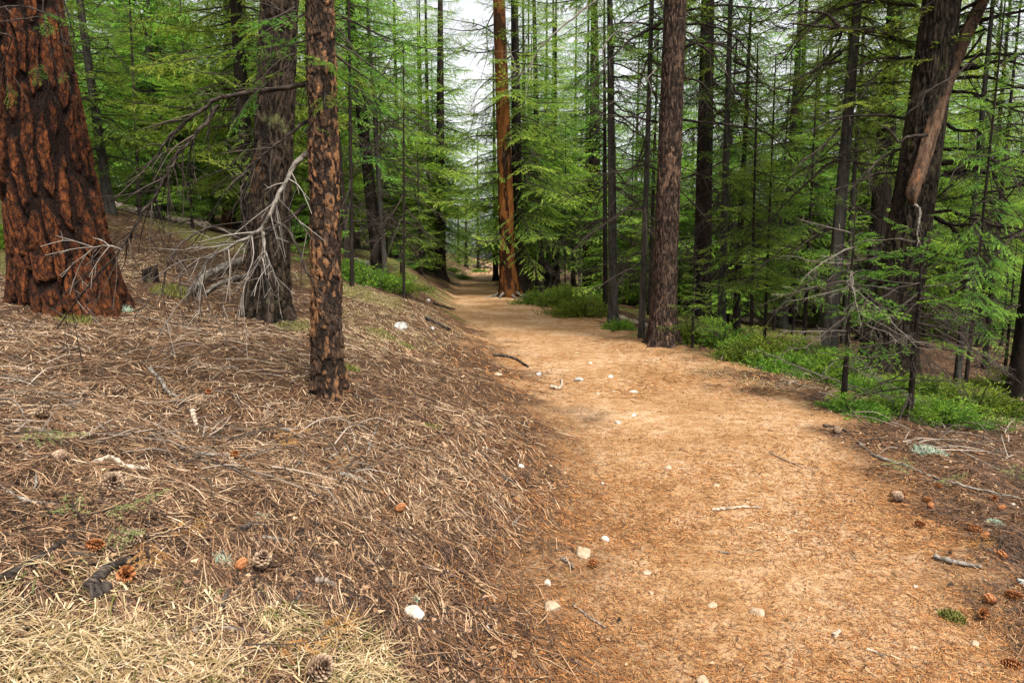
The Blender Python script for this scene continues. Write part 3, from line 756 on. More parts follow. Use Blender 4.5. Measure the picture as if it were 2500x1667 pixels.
# brown pine limbs
D = d4; b4 = p4
def L4(seed, mat, r0, r1, tw, *pts, tl=0.5): limb(BRN, b4, PS(*[(u, v, D + dd) for u, v, dd in pts]), r0, r1, mat, twigs=tw, seed=seed, tw_len=tl)
L4(101, M_DEAD, .012, .005, 3, (1612, 0, -.25), (1625, 60, -.3), (1638, 118, -.32), (1636, 162, -.3), tl=.2)
L4(102, M_DEAD, .014, .005, 4, (1610, 40, -.1), (1560, 45, -.4), (1500, 75, -.7), (1474, 105, -.8), (1470, 140, -.8), (1482, 195, -.8))
L4(103, M_LIMB, .028, .007, 12, (1612, 58, 0), (1570, 75, -.2), (1520, 110, -.4), (1475, 165, -.5), (1440, 220, -.6))
L4(104, M_LIMB, .022, .006, 10, (1608, 100, 0), (1590, 130, -.1), (1570, 175, -.2), (1562, 235, -.2))
L4(105, M_LIMB, .026, .006, 12, (1662, 30, 0), (1720, 15, -.2), (1790, -10, -.3))
L4(106, M_LIMB, .022, .006, 12, (1660, 58, 0), (1730, 60, -.3), (1800, 90, -.5), (1840, 135, -.6), (1860, 180, -.6))
L4(107, M_LIMB, .022, .005, 12, (1660, 130, 0), (1700, 104, -.3), (1760, 110, -.5), (1810, 150, -.6), (1835, 200, -.6))
L4(108, M_LIMB, .024, .006, 10, (1655, 190, 0), (1690, 197, -.3), (1715, 210, -.4), (1745, 270, -.5), (1742, 310, -.5))
L4(109, M_LIMB, .026, .006, 14, (1660, 292, 0), (1740, 300, -.3), (1830, 315, -.5), (1890, 340, -.6), (1945, 395, -.6))
L4(110, M_TWIG, .016, .004, 10, (1660, 95, 0), (1730, 120, -.5), (1780, 190, -.8), (1830, 280, -.9), (1860, 350, -.9))
L4(111, M_DEAD, .012, .004, 4, (1636, 148, -.3), (1600, 175, -.5), (1560, 215, -.7), (1535, 232, -.7))
L4(112, M_LIMB, .020, .005, 10, (1605, 300, 0), (1560, 290, -.2), (1490, 282, -.4), (1430, 255, -.5))
L4(113, M_DEAD, .018, .005, 8, (1480, -10, -1.2), (1440, 15, -1.3), (1370, 65, -1.4), (1320, 115, -1.5), (1290, 165, -1.5), (1265, 185, -1.5), tl=.6)
# orange pine dead twigs
D = d5; b5 = p5
for k, pts in enumerate([[(1205, 30), (1190, 70), (1192, 130), (1175, 190)], [(1225, 50), (1240, 110), (1255, 160), (1260, 180)], [(1210, 180), (1170, 215), (1150, 260)], [(1225, 200), (1260, 190), (1290, 150)], [(1215, 215), (1170, 250), (1130, 290)],
                         [(1220, 120), (1160, 130), (1110, 115)], [(1215, 90), (1170, 60), (1090, 45)], [(1225, 240), (1180, 270), (1150, 285)], [(1222, 290), (1235, 320), (1245, 345)], [(1230, 150), (1270, 120), (1300, 60)], [(1205, 330), (1150, 335), (1100, 360)], [(1210, 60), (1150, 75), (1080, 70)]]):
    limb(ORG, b5, PS(*[(u, v, D - .5 - .15 * i_) for i_, (u, v) in enumerate(pts)]), .026, .008, M_DEAD if k < 5 or k == 8 else M_LIMB, twigs=16, seed=130 + k, tw_len=.75)
for k in range(5):    # surface roots on the trail
    a_ = math.radians([200, 240, 285, 320, 350][k]); q0 = b5 + np.array([math.cos(a_) * r_5 * 1.2, math.sin(a_) * r_5 * 1.2, .14])
    q1 = b5 + np.array([math.cos(a_) * r_5 * 2.4, math.sin(a_) * r_5 * 2.4, 0]); q1[2] = gz(q1[0], q1[1]) + .03
    q2 = b5 + np.array([math.cos(a_ + .2) * r_5 * 4.2, math.sin(a_ + .2) * r_5 * 4.2, 0]); q2[2] = gz(q2[0], q2[1]) - .02
    limb(ORG, b5, [q0, q1, q2], .06, .02, M_DEAD, name='root', seed=150 + k, sides=7)
# mossy fir limbs
D = d6; b6 = p6
def L6(seed, r0, r1, tw, *pts, mat=M_LIMB, tl=.6): limb(MOS, b6, PS(*[(u, v, D + dd) for u, v, dd in pts]), r0, r1, mat, twigs=tw, seed=seed, tw_len=tl)
L6(201, .040, .008, 10, (2232, 115, 0), (2190, 95, -.1), (2130, 72, -.3), (2040, 66, -.4), (1975, 62, -.5), (1915, 60, -.5))
L6(202, .026, .007, 10, (2050, 66, -.4), (2010, 35, -.4), (1960, 35, -.5), (1910, 40, -.5))
L6(203, .030, .007, 12, (2240, 20, 0), (2160, 2, -.2), (2090, 10, -.3), (2020, 35, -.3), (1960, 90, -.4), (1910, 135, -.5))
L6(204, .022, .006, 8, (2225, 140, 0), (2150, 140, -.2), (2100, 160, -.3), (2040, 190, -.4))
L6(205, .024, .006, 10, (2215, 290, 0), (2160, 284, -.2), (2090, 282, -.4), (2030, 295, -.5), (1960, 325, -.6))
L6(206, .022, .006, 10, (2200, 420, 0), (2140, 425, -.2), (2080, 445, -.4), (2030, 465, -.5))
L6(207, .024, .006, 10, (2215, 360, 0), (2160, 380, -.2), (2110, 430, -.4), (2070, 470, -.5))
L6(208, .022, .006, 8, (2230, 155, 0), (2170, 160, -.2), (2130, 190, -.3), (2100, 240, -.4))
for k, pts in enumerate([[(2330, 75), (2400, 45), (2500, 25), (2560, 10)], [(2320, 160), (2370, 138), (2460, 130), (2560, 135)], [(2318, 165), (2380, 165), (2440, 150), (2540, 170)], [(2310, 225), (2370, 228), (2440, 255), (2540, 290)],
                         [(2300, 300), (2340, 318), (2390, 318), (2450, 303), (2560, 310)], [(2305, 365), (2360, 370), (2430, 395), (2540, 440)], [(2300, 400), (2360, 395), (2430, 405), (2560, 420)], [(2305, 425), (2380, 420), (2450, 428), (2560, 440)],
                         [(2270, 520), (2320, 515), (2380, 535), (2450, 550), (2540, 570)], [(2275, 525), (2330, 550), (2400, 545), (2480, 560)], [(2280, 530), (2340, 570), (2370, 640), (2400, 700)], [(2320, 190), (2400, 190), (2480, 215), (2560, 225)]]):
    limb(MOS, b6, PS(*[(u, v, D - .1 - .25 * i_) for i_, (u, v) in enumerate(pts)]), .040 if k in (0, 2, 6, 7) else .028, .008, M_LIMB, twigs=16, seed=220 + k, tw_len=.6)

# the dead snag that leans on the mossy fir
SP = PS((2232, 505, D - .78), (2228, 470, D - .78), (2248, 410, D - .72), (2272, 330, D - .66), (2297, 245, D - .62), (2325, 165, D - .6), (2355, 95, D - .58), (2395, 10, D - .56), (2440, -80, D - .5))
g = Geo(); rng = np.random.default_rng(5); sp = spline(SP, 90)
rr = np.interp(np.linspace(0, 1, 90), [0, .06, .12, .4, .75, 1], [.012, .05, .085, .095, .085, .08]) * D / 10
tube(g, sp, rr, 26, a=fbm(np.repeat(np.arange(90) * .12, 26), np.tile(np.arange(26) * .4, 90), 4, 3) * 1.3 - .1, b=fbm(np.tile(np.arange(26) * .9, 90), np.repeat(np.arange(90) * .1, 26), 9, 3), rough=.22, rng=rng)
SNAG = root('leaning_snag', 'dead reddish snag caught slanting across the mossy fir', 'dead tree', SP[0])
link('trunk', g.mesh('snag_trunk', [M_SNAG], smooth=True, origin=SP[0]), SNAG)
limb(SNAG, SP[0], PS((2232, 500, D - .8), (2245, 512, D - .84), (2243, 545, D - .86), (2242, 575, D - .86), (2250, 605, D - .88)), .022, .006, M_DEAD, seed=240, twigs=3, tw_len=.2)
limb(SNAG, SP[0], PS((2262, 330, D - .75), (2215, 335, D - .85), (2195, 345, D - .85), (2175, 320, D - .85), (2145, 305, D - .8)), .024, .008, M_LIMB, seed=241, twigs=4)
limb(SNAG, SP[0], PS((2340, 80, D - .5), (2370, 50, D - .6), (2398, 0, D - .6)), .02, .008, M_DEAD, seed=242, twigs=2)

# ------------------------------------------------------------------ the firs and pines behind, each where it stands
BG = []     # (root, kind word, u)
def fir(u, v, w, top_u=None, mat=M_DARK, crown='tall_a', bare='low', kind='dark fir', label=None, name='fir_tree', H=None, seed=0, cs=1.0, pos=None, cz=None, up=0.0):
    if pos is None: q, dq = at(u, v)
    else:
        q = np.array([pos[0], pos[1], gz(*pos)]); dq = project(q)[2]
    r = w / 2 / F * dq
    H = H or float(np.clip(r * 2 * 42, 4.5, 16))
    vt = 0.0
    lx = 0.0
    if top_u is not None:      # the lean that carries the trunk through (top_u, 0)
        h_top = P(top_u, 0, dq)[2] - q[2]; lx = (P(top_u, 0, dq)[0] - q[0]) / h_top
    o = root(name, label or '', 'tree', q, 'firs standing in the wood')
    nz = np.concatenate([np.linspace(-.3, 1.0, 7), np.linspace(1.4, H, 18)])
    rad = lambda z: r * np.clip(1 - (z - 1) / (H * 1.25), 0.05, 1.1)
    link('trunk', trunk_geo(lean_path(lx, 0), rad, 14 if r > .08 else 8, nz, None, seed + int(u), flare=.35 if r > .08 else .15, flare_h=.3).mesh('trunk', [mat], smooth=True), o)
    if crown:
        me, ch = CROWN_ME[crown]
        c = link('crown', me, o, (lx * up, 0, up)); s = H / ch * cs
        c.scale = (s, s, cz or H / ch); c.rotation_euler = (0, 0, 0)
        sh = math.atan(lx); a = (u * 0.7 + seed) % 6.28
        c.rotation_mode = 'QUATERNION'
        from mathutils import Euler
        c.rotation_quaternion = Euler((0, sh, 0)).to_quaternion() @ Euler((0, 0, a)).to_quaternion()
    if bare:
        b = link('bare_branchwork', BARE_ME[bare], o); b.rotation_euler = (0, math.atan(lx), (u * 1.3) % 6.28)
        k = float(np.clip(.55 + r * 2.4, .6, 1.25)); b.scale = (k, k, 1)
    BG.append((o, kind, project(q)[0], label, dq))
    return o

GR, DK, RD = M_GREYFIR, M_DARK, M_RED
# left of the bend
fir(268, 520, 22, 232, GR, 'tall_c', 'low', 'grey fir')
fir(352, 500, 50, 340, DK, 'tall_a', 'low', 'stout dark fir')
fir(432, 535, 13, 402, GR, 'young_a', 'low', 'thin grey fir', H=11)
fir(482, 528, 8, 470, GR, 'young_b', 'small', 'thin grey fir', H=8)
fir(556, 555, 24, 585, RD, 'tall_b', None, 'fir', label='red-barked pine standing behind the thick furrowed trunk', name='red_pine')
fir(612, 590, 34, 604, DK, 'tall_c', 'low', 'stout dark fir')
fir(848, 648, 13, 822, DK, 'thin_a', 'low', 'thin dark fir', H=9, up=0.8)
fir(926, 662, 30, 868, DK, 'tall_b', 'mid', 'stout dark fir', label='black-trunked leaning fir between the flaky tree and the bend', up=1.0)
fir(940, 672, 13, 912, GR, 'thin_a', 'low', 'thin grey fir', H=10)
fir(1027, 668, 7, 1020, DK, 'young_a', 'small', 'thin dark fir', H=4.5)
fir(1056, 655, 6, 1054, DK, 'young_a', 'small', 'thin dark fir', H=4)
fir(1090, 660, 27, 1084, DK, 'tall_c', 'low', 'stout dark fir', pos=(-3.35, 32), label='stout dark fir with a flared foot beside the far bend')
fir(1120, 642, 6, 1118, DK, 'young_a', 'small', 'thin dark fir', H=6)
fir(1138, 652, 8, 1142, DK, 'young_a', 'small', 'thin dark fir', H=6)
# right of the bend
fir(1210, 686, 13, 1205, DK, 'tall_c', 'low', 'dark fir')
fir(1266, 716, 30, 1255, DK, 'tall_c', 'mid', 'stout dark fir', label='dark thick-twigged trunk standing right behind the orange pine')
fir(1284, 712, 14, 1275, DK, 'thin_a', 'low', 'dark fir', H=12, up=1.5)
fir(1318, 716, 20, 1300, DK, 'tall_c', 'low', 'dark fir', up=1.0)
fir(1334, 694, 12, 1325, DK, 'thin_a', 'mid', 'dark fir', H=12, up=1.5)
fir(1342, 690, 10, 1345, DK, 'tall_b', 'low', 'thin dark fir', H=12, up=0)
fir(1358, 698, 18, 1345, DK, 'tall_c', 'low', 'dark fir')
fir(1452, 725, 36, 1440, M_ROUGH, 'tall_a', 'mid', 'stout dark fir', up=1.0)
fir(1478, 760, 12, 1462, DK, 'thin_a', 'mid', 'thin dark fir', H=9, up=2.2)
fir(1498, 788, 22, 1474, GR, 'thin_a', 'mid', 'grey fir', H=11, up=2.2)
fir(1566, 824, 15, 1572, GR, 'thin_a', 'mid', 'thin grey fir', H=10, up=2.2)
fir(1585, 770, 10, 1590, DK, 'young_b', 'low', 'thin dark fir', H=8, up=1.6)
fir(1712, 800, 42, 1700, DK, 'tall_b', 'mid', 'stout dark fir', up=1.2)
fir(1760, 820, 20, 1752, GR, 'thin_a', 'mid', 'grey fir', H=9, up=2.0)
fir(1796, 822, 18, 1800, DK, 'tall_b', 'mid', 'dark fir', up=1.0)
fir(1833, 845, 8, 1815, DK, 'young_b', 'small', 'thin dark fir', H=5)
fir(1866, 840, 7, 1860, DK, 'young_b', 'small', 'thin dark fir', H=5)
fir(1908, 800, 24, 1916, GR, 'tall_a', 'mid', 'grey fir', up=0.8)
fir(1962, 846, 9, 1958, DK, 'young_b', 'small', 'thin dark fir', H=6)
fir(2022, 872, 32, 2042, GR, 'tall_b', 'mid', 'stout grey fir', up=1.6)
fir(2058, 840, 14, 2062, GR, 'thin_a', 'mid', 'thin grey fir', H=10, up=1.5)
fir(2128, 830, 50, 2130, DK, 'tall_b', 'low', 'stout dark fir', up=1.2)
fir(2336, 940, 15, 2345, GR, 'thin_a', 'mid', 'grey fir', H=8, up=2.6)
fir(2356, 955, 8, 2372, DK, 'young_b', 'small', 'thin dark fir', H=5, cs=.6)
fir(2402, 900, 12, 2412, DK, 'young_b', 'low', 'thin dark fir', H=7, up=1.0)
fir(2488, 975, 46, 2500, DK, 'tall_b', 'mid', 'stout dark fir', up=2.6)

# fill of the wood: trees that stand farther back, clear of the trail
rng = np.random.default_rng(77)
placed = [(float(o.location.x), float(o.location.y)) for o, *_ in BG] + [tuple(q[:2]) for q in (p, p2, p3, p4, p5, p6)]
want = 0; tries = 0
c_young = lambda r: r.random() < .5
for x_, y_, H_, cr in ((-6.8, 29.5, 14, 'tall_c'), (-4.9, 38, 15, 'tall_c'), (-7.4, 33, 15, 'tall_a'), (-6.2, 21.5, 11, 'tall_c'), (-5.8, 44, 16, 'tall_c'), (1.6, 33, 14, 'tall_c'), (1.2, 44, 15, 'tall_c'), (3.4, 38, 15, 'tall_a'), (-8.6, 25, 13, 'tall_a'), (-5.0, 30.5, 14, 'tall_c'), (-6.3, 28, 14, 'tall_c'), (-4.2, 35, 16, 'tall_a'), (1.9, 31, 14, 'tall_a'), (0.9, 39, 16, 'tall_c'), (6.5, 24, 13, 'tall_c'), (9.4, 23, 14, 'tall_a'), (11.8, 22, 13, 'tall_c'), (14.5, 24, 14, 'tall_c'), (17.0, 25, 13, 'tall_a'), (12.5, 28, 15, 'tall_c'), (16.2, 30, 15, 'tall_c'), (8.0, 30, 15, 'tall_c'), (20.0, 31, 15, 'tall_c')):
    placed.append((x_, y_)); fir(project((x_, y_, 0))[0], 0, F * 2 * H_ * .0085 / y_, None, M_DARK, cr, 'low', 'background fir', H=H_, seed=int(y_), pos=(x_, y_), cs=1.35)
while want < 66 and tries < 6000:
    tries += 1
    u = rng.uniform(120, 2560); dist = rng.choice([rng.uniform(12, 20), rng.uniform(18, 32), rng.uniform(28, 46)], p=[.24, .42, .34])
    x = (u - 1250) / F * dist; y = dist
    tl, trr = trail_l(y), trail_r(y)
    if tl - 2.2 < x < trr + 2.0: continue
    if x < -1 and dist < 14 and u < 820: continue
    if 1000 < u < 1200 and dist < 32: continue
    if 810 < u < 1010 and dist < 25: continue
    if 1280 < u < 1490 and dist < 33: continue
    if dist > 33 and tl - 4.5 < x < trr + 4: continue
    if u > 1230 and dist < 19: continue
    if u <= 1230 and dist < 17 and rng.random() < .6: continue
    if min(math.hypot(x - a, y - b) for a, b in placed) < (1.6 if dist < 24 else 2.1): continue
    placed.append((x, y)); want += 1
    c = rng.random()
    if c < .22:
        H = rng.uniform(3.0, 7.5); fir(u, 0, F * 2 * H * .0075 / dist, None, DK if rng.random() < .6 else GR, ['young_a', 'young_b'][rng.integers(2)], 'small', 'young bushy fir', H=H, seed=want * 13, pos=(x, y), cs=rng.uniform(.95, 1.35))
    else:
        H = rng.uniform(10, 16); fir(u, 0, F * 2 * H * .0085 / dist, None, DK if rng.random() < .6 else GR, ['tall_a', 'tall_b', 'tall_c', 'tall_c'][rng.integers(4)], 'low', 'background fir', H=H, seed=want * 13, pos=(x, y), cs=rng.uniform(.9, 1.15))

rng = np.random.default_rng(57)
for k in range(84):
    for _ in range(60):
        u = rng.uniform(1260, 2560) if k % 5 < 3 else rng.uniform(180, 1130)
        dist = rng.uniform(19, 44) if u > 1230 else rng.uniform(15, 42); x = (u - 1250) / F * dist; y = dist
        if trail_l(y) - 2.6 < x < trail_r(y) + 2.2 or (u < 640 and dist < 17) or (810 < u < 1010 and dist < 23.5) or (1280 < u < 1490 and dist < 31): continue
        if min(math.hypot(x - a, y - b) for a, b in placed) < 1.0: continue
        break
    placed.append((x, y)); H = rng.uniform(2.2, 5.5) if k % 3 else rng.uniform(5, 8)
    fir(u, 0, F * 2 * H * .006 / dist, None, DK if rng.random() < .6 else GR, ['young_a', 'young_a', 'young_b'][k % 3], None, 'young bushy fir', H=H, seed=k * 11 + 5, pos=(x, y), cs=rng.uniform(1.1, 1.7))
rng = np.random.default_rng(31)
for k in range(24):
    for _ in range(40):
        u = rng.uniform(1290, 2490) if k % 3 else (rng.uniform(250, 580) if k % 2 else rng.uniform(830, 1060))
        dist = rng.uniform(11.5, 26); x = (u - 1250) / F * dist; y = dist
        if trail_l(y) - 1.5 < x < trail_r(y) + 1.0: continue
        if min(math.hypot(x - a, y - b) for a, b in placed) < .7: continue
        break
    placed.append((x, y)); H = rng.uniform(4, 9)
    fir(u, 0, F * 2 * rng.uniform(.018, .042) / dist, u + rng.normal(0, 12), DK if rng.random() < .7 else GR, 'thin_a', 'small' if k % 2 else 'low', 'slim pole fir', H=H, seed=k * 7, pos=(x, y), cs=rng.uniform(.6, .9), up=rng.uniform(.8, 2.2))

# labels: by kind and by rank between the landmark trees
marks = [(-1e9, None), (175, 'the huge plated pine'), (650, 'the furrowed trunk'), (800, 'the flaky tree'), (1240, 'the orange pine'), (1617, 'the brown pine'), (2150, 'the mossy fir'), (1e9, None)]
ORD = ['first', 'second', 'third', 'fourth', 'fifth', 'sixth', 'seventh', 'eighth', 'ninth', 'tenth', 'eleventh', 'twelfth', 'thirteenth', 'fourteenth', 'fifteenth', 'sixteenth', 'seventeenth', 'eighteenth', 'nineteenth', 'twentieth'] + ['%dth' % n_ for n_ in range(21, 60)]
for k in range(len(marks) - 1):
    for kind in sorted({b[1] for b in BG}):
        row = sorted([b for b in BG if b[1] == kind and not b[3] and marks[k][0] <= b[2] < marks[k + 1][0]], key=lambda b: b[2])
        for i_, b in enumerate(row):
            n1, n2 = marks[k][1], marks[k + 1][1]
            if n1 and n2: s = '%s, %s one rightward from %s before %s' % (kind, ORD[i_], n1, n2)
            elif n1: s = '%s, %s one rightward beyond %s' % (kind, ORD[i_], n1)
            else: s = '%s, %s one in from the picture edge before %s' % (kind, ORD[i_], n2)
            b[0]['label'] = s
for b in BG:
    if b[0]['label'] == '' and b[3]: b[0]['label'] = b[3]

# the far wood, one mass beyond the trees one can count
g = Geo(); rng = np.random.default_rng(9)
FARCR = [crown_geo(500 + k, 14, .6 + k * .7, 3.2, 6.0, BRLOW).pack() for k in range(3)]
for k in range(84):
    u = rng.uniform(-150, 2650); dist = rng.uniform(46, 76)
    x = (u - 1250) / F * dist; y = dist
    if y < 62 and trail_l(y) - 2 < x < trail_r(y) + 2: continue
    z = gz(x, y); s = rng.uniform(.55, 1.15)
    g.put(FARCR[rng.integers(3)], rotz(rng.random() * 6.3) @ np.diag([s * 1.1, s * 1.1, s]), (x, y, z), da=rng.normal(0, .12))
    tube(g, [(x, y, z - .2), (x, y, z + 6 * s), (x, y, z + 13.5 * s)], [.16 * s, .11 * s, .02], 7, m=0)
link('far_forest', g.mesh('far_forest', [M_DARK, M_FIR]), kind='stuff', label='far mass of pale green firs closing the view', category='forest')

# ------------------------------------------------------------------ near saplings on the right
def sapling(u, v, w, H, h0, lmax, label, seed, n_bare=24, lean=0.0, per=30, nm='fir_sapling'):
    q, dq = at(u, v); o = root(nm, label, 'sapling', q, 'young firs beside the trail')
    r = w / 2 / F * dq
    link('trunk', trunk_geo(lean_path(lean, 0), taper(r, H * 1.05), 10, np.linspace(-.1, H, 26), None, seed, flare=.2, flare_h=.15).mesh('trunk', [M_DARK], smooth=True), o)
    link('crown', crown_geo(seed, H, h0, lmax, per, BRFINE, low=.8, up=.25).mesh('sapling_crown', [M_TWIG, M_FIRNEAR]), o)
    if n_bare: link('bare_branchwork', bare_geo(seed + 1, .25, h0 + .5, lmax * 1.05, n_bare).mesh('bare_branchwork', [M_DEAD if seed % 2 else M_TWIG]), o)
    return o
sapling(2058, 1000, 15, 2.15, 1.25, .75, 'slim fir sapling with bright tips standing left of the mossy fir', 601, 34, per=18)
sapling(2220, 1025, 15, 2.1, .85, .95, 'wide fir sapling spreading flat green sprays before the mossy fir', 602, 46, per=17)
sapling(2450, 945, 9, 2.3, .6, .9, 'small fir sapling near the right edge under bare branches', 604, 18)
sapling(980, 690, 8, 1.25, .15, .6, 'bright yellow-green fir sapling beside the dark log on the bank', 605, 4, per=30)
sapling(1690, 850, 7, 1.7, .35, .6, 'little fir sapling just right of the brown pine foot', 606, 10)
sapling(1935, 818, 7, 2.6, .8, .8, 'feathery fir sapling among the grey trunks', 608, 16)
sapling(690, 690, 7, 1.5, .3, .6, 'fir sapling half hidden behind the furrowed trunk', 610, 6)
sapling(470, 560, 7, 1.4, .2, .6, 'low fir sapling on the slope behind the huge pine', 612, 6)

# ------------------------------------------------------------------ junipers
def juniper_geo(seed, R, Hh, n):
    rng = np.random.default_rng(seed); g = Geo(); B, D_, N_, L_, W_, T_2 = [], [], [], [], [], []
    plumes = [(rng.random() * 6.3, R * .9 * rng.random() ** .55, rng.uniform(.45, 1.15)) for _ in range(16)]
    for k in range(n):
        a0, r0, hk = plumes[rng.integers(16)]
        c = np.array([r0 * math.cos(a0), r0 * math.sin(a0)]) + rng.normal(0, .10 * R / .62, 2); rr = np.hypot(*c); a = math.atan2(c[1], c[0])
        hh = Hh * hk * (1 - min(1, rr / R) ** 2 * .6) * rng.uniform(.3, 1.15)
        top = np.array([c[0], c[1], hh]); l = rng.uniform(.12, .26)
        out = np.array([math.cos(a + rng.normal(0, .5)) * .8, math.sin(a + rng.normal(0, .5)) * .8, rng.uniform(.0, .8)]); out /= np.linalg.norm(out)
        st = top - out * l
        if k % 3 == 0: tube(g, spline([np.array([top[0] * .3, top[1] * .3, 0]), st * .8 + np.array([0, 0, .0]), st], 5), np.linspace(.008, .003, 5), 3, a=.4, m=0)
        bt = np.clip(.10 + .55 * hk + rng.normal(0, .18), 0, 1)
        m = 17
        for j in range(m):
            f = j / m; d = out + rng.normal(0, .8, 3); d /= np.linalg.norm(d)
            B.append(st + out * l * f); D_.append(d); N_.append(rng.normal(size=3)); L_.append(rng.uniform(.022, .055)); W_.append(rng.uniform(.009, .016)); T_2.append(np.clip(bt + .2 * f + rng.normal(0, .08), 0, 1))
    diamonds(g, np.array(B), np.array(D_), np.array(N_), np.array(L_), np.array(W_), np.array(T_2))
    return g
JUN = [juniper_geo(700 + k, .62, .32, 430).mesh('juniper_foliage', [M_TWIG, M_JUNIPER]) for k in range(4)]
def juniper(u, v, s, label, k=0, sz=1.0, sx=1.0):
    q, _ = at(u, v)
    o = link('juniper_shrub', JUN[k % 4], None, (q[0], q[1], q[2] - .02), label=label, category='shrub', group='low junipers beside the trail')
    o.scale = (s * sx, s, s * sz); o.rotation_euler = (0, 0, k * 1.7 + u); return o
juniper(880, 695, 1.5, 'bright juniper mat on the bank right of the flaky tree', 0, .9)
juniper(965, 708, 1.3, 'juniper mat spilling down the bank towards the trail', 1, .8)
juniper(830, 670, 1.2, 'juniper tuft seen close behind the flaky tree', 2)
juniper(1100, 662, 1.4, 'small juniper at the foot of the stout fir by the bend', 3, .8)
juniper(1128, 680, 1.3, 'juniper cushion overhanging the far bend of the trail', 1, .7)
juniper(1165, 664, 1.4, 'farthest low juniper beside the trail', 2, .7)
juniper(1320, 742, 1.5, 'juniper right behind the orange pine foot', 0)
juniper(1375, 745, 1.7, 'wide bright juniper between orange pine and grey fir', 1)
juniper(1420, 770, 1.5, 'juniper bank nearest the grey fir on the trail edge', 2)
juniper(1360, 725, 1.5, 'juniper farther back among the dark firs', 3)
juniper(1512, 805, .6, 'little round juniper beside the grey fir foot', 3, 1.5)
juniper(1460, 740, 1.2, 'shaded juniper behind the grey fir', 0)
juniper(1690, 835, 1.1, 'juniper just right of the brown pine', 2, 1.3)
juniper(1760, 850, 1.25, 'spreading juniper with an arching lower edge on the trail side', 1, 1.2)
juniper(1850, 885, 1.15, 'bushy juniper beneath the thin dark firs', 0, 1.3)
juniper(1905, 905, .95, 'juniper between the trail edge and the grey firs', 3, 1.1)
juniper(1960, 875, 1.0, 'dim juniper at the foot of the stout grey fir', 1)
juniper(2030, 925, .95, 'bright juniper left of the slim sapling', 2, 1.4)
juniper(2120, 965, .9, 'juniper under the mossy fir flare', 0)
juniper(2080, 1010, .6, 'small juniper at the slim sapling foot', 1)
juniper(2170, 1010, .8, 'juniper between the two near saplings', 3, .9)
juniper(2290, 1030, .95, 'juniper right of the wide sapling', 2, .9)
juniper(2380, 1000, 1.0, 'juniper under the bare branches towards the picture edge', 0)
juniper(2470, 965, 1.0, 'juniper beside the stout dark fir at the edge', 1, 1.2)
juniper(2250, 960, 1.0, 'shaded juniper behind the wide sapling', 3)
juniper(20, 600, 1.1, 'low green juniper behind the huge pine on its left', 2)

# ------------------------------------------------------------------ logs, stump, sticks
def log(name, label, cat, pts, r0, r1, mat, seed, group=None, sides=12, n=None, sag=True, lift=.55):
    q = []
    for u, v in pts:
        a, _ = at(u, v); a[2] += r0 * lift; q.append(a)
    rng = np.random.default_rng(seed); n = n or max(10, len(q) * 7); s = spline(q, n)
    s[:, 2] = np.maximum(s[:, 2], ground(s[:, 0], s[:, 1]) + r1 * .3)
    g = Geo(); L = np.linalg.norm(s[-1] - s[0])
    s[1:-1] += rng.normal(0, .004 * min(L, 1), (n - 2, 3))
    tube(g, s, np.linspace(r0, r1, n) * (1 + .12 * np.sin(np.arange(n) * .9 + seed)), sides, a=rng.random(n * sides + 2), b=rng.random(n * sides + 2), cap=True, rough=.22, rng=rng)
    o = link(name, g.mesh(name, [mat], smooth=True, origin=q[0]), None, q[0], label=label, category=cat)
    if group: o['group'] = group
    return o
log('fallen_log', 'long bleached log lying across the slope behind the huge pine', 'log', [(262, 505), (340, 525), (430, 545), (505, 562)], .11, .08, M_LOGPALE, 1, lift=.9)
log('fallen_log', 'short bleached log end beside the furrowed trunk', 'log', [(515, 560), (560, 572), (610, 584)], .08, .06, M_LOGPALE, 2, lift=.9)
log('fallen_log', 'pale weathered log lying beside the far end of the trail', 'log', [(1160, 652), (1185, 655), (1206, 657)], .22, .2, M_LOGPALE, 3)
log('fallen_log', 'grey fallen log under the dark leaning fir on the bank', 'log', [(855, 642), (895, 650), (930, 660)], .10, .08, M_DEAD, 4)
log('fallen_log', 'bleached log in the shade right of the grey fir', 'log', [(1508, 778), (1545, 790), (1578, 800)], .07, .05, M_LOGPALE, 5)
log('fallen_log', 'weathered log on the forest floor among thin trunks', 'log', [(1780, 780), (1830, 786), (1850, 790)], .09, .08, M_LOGPALE, 6)
log('fallen_branch', 'thick gnarled grey branch lying by the furrowed trunk foot', 'branch', [(590, 655), (545, 672), (500, 700), (470, 735)], .065, .035, M_DEAD, 7, lift=1.8)
log('fallen_branch', 'grey broken bough beside the gnarled branch', 'branch', [(610, 680), (570, 690), (530, 705), (505, 725)], .035, .02, M_DEAD, 8, lift=1.5)
# the cut stump
q, dq = at(368, 690)
g = Geo(); th = np.linspace(0, 6.283, 22, endpoint=False); rs = 17 / F * dq
zs = np.linspace(-.05, 38 / F * dq, 7)
Vs = [[(q[0] + math.cos(t) * rs * (1.12 - .1 * i_ / 6 + .08 * math.sin(t * 3 + i_ * .3)), q[1] + math.sin(t) * rs * (1.1 - .1 * i_ / 6), q[2] + z + (.03 * math.cos(t - .5) if i_ == 6 else 0)) for t in th] for i_, z in enumerate(zs)]
Qs = [(i_ * 22 + j, i_ * 22 + (j + 1) % 22, (i_ + 1) * 22 + (j + 1) % 22, (i_ + 1) * 22 + j) for i_ in range(6) for j in range(22)]
rng = np.random.default_rng(3)
g.add(np.array(Vs).reshape(-1, 3) + rng.normal(0, .004, (154, 3)), Q=Qs, a=rng.random(154), b=rng.random(154))
o = link('tree_stump', None, None, q) if False else root('tree_stump', 'short dark cut stump on the slope right of the huge pine', 'stump', q)
link('bark', g.mesh('stump_bark', [M_ROUGH], smooth=True, origin=q), o)
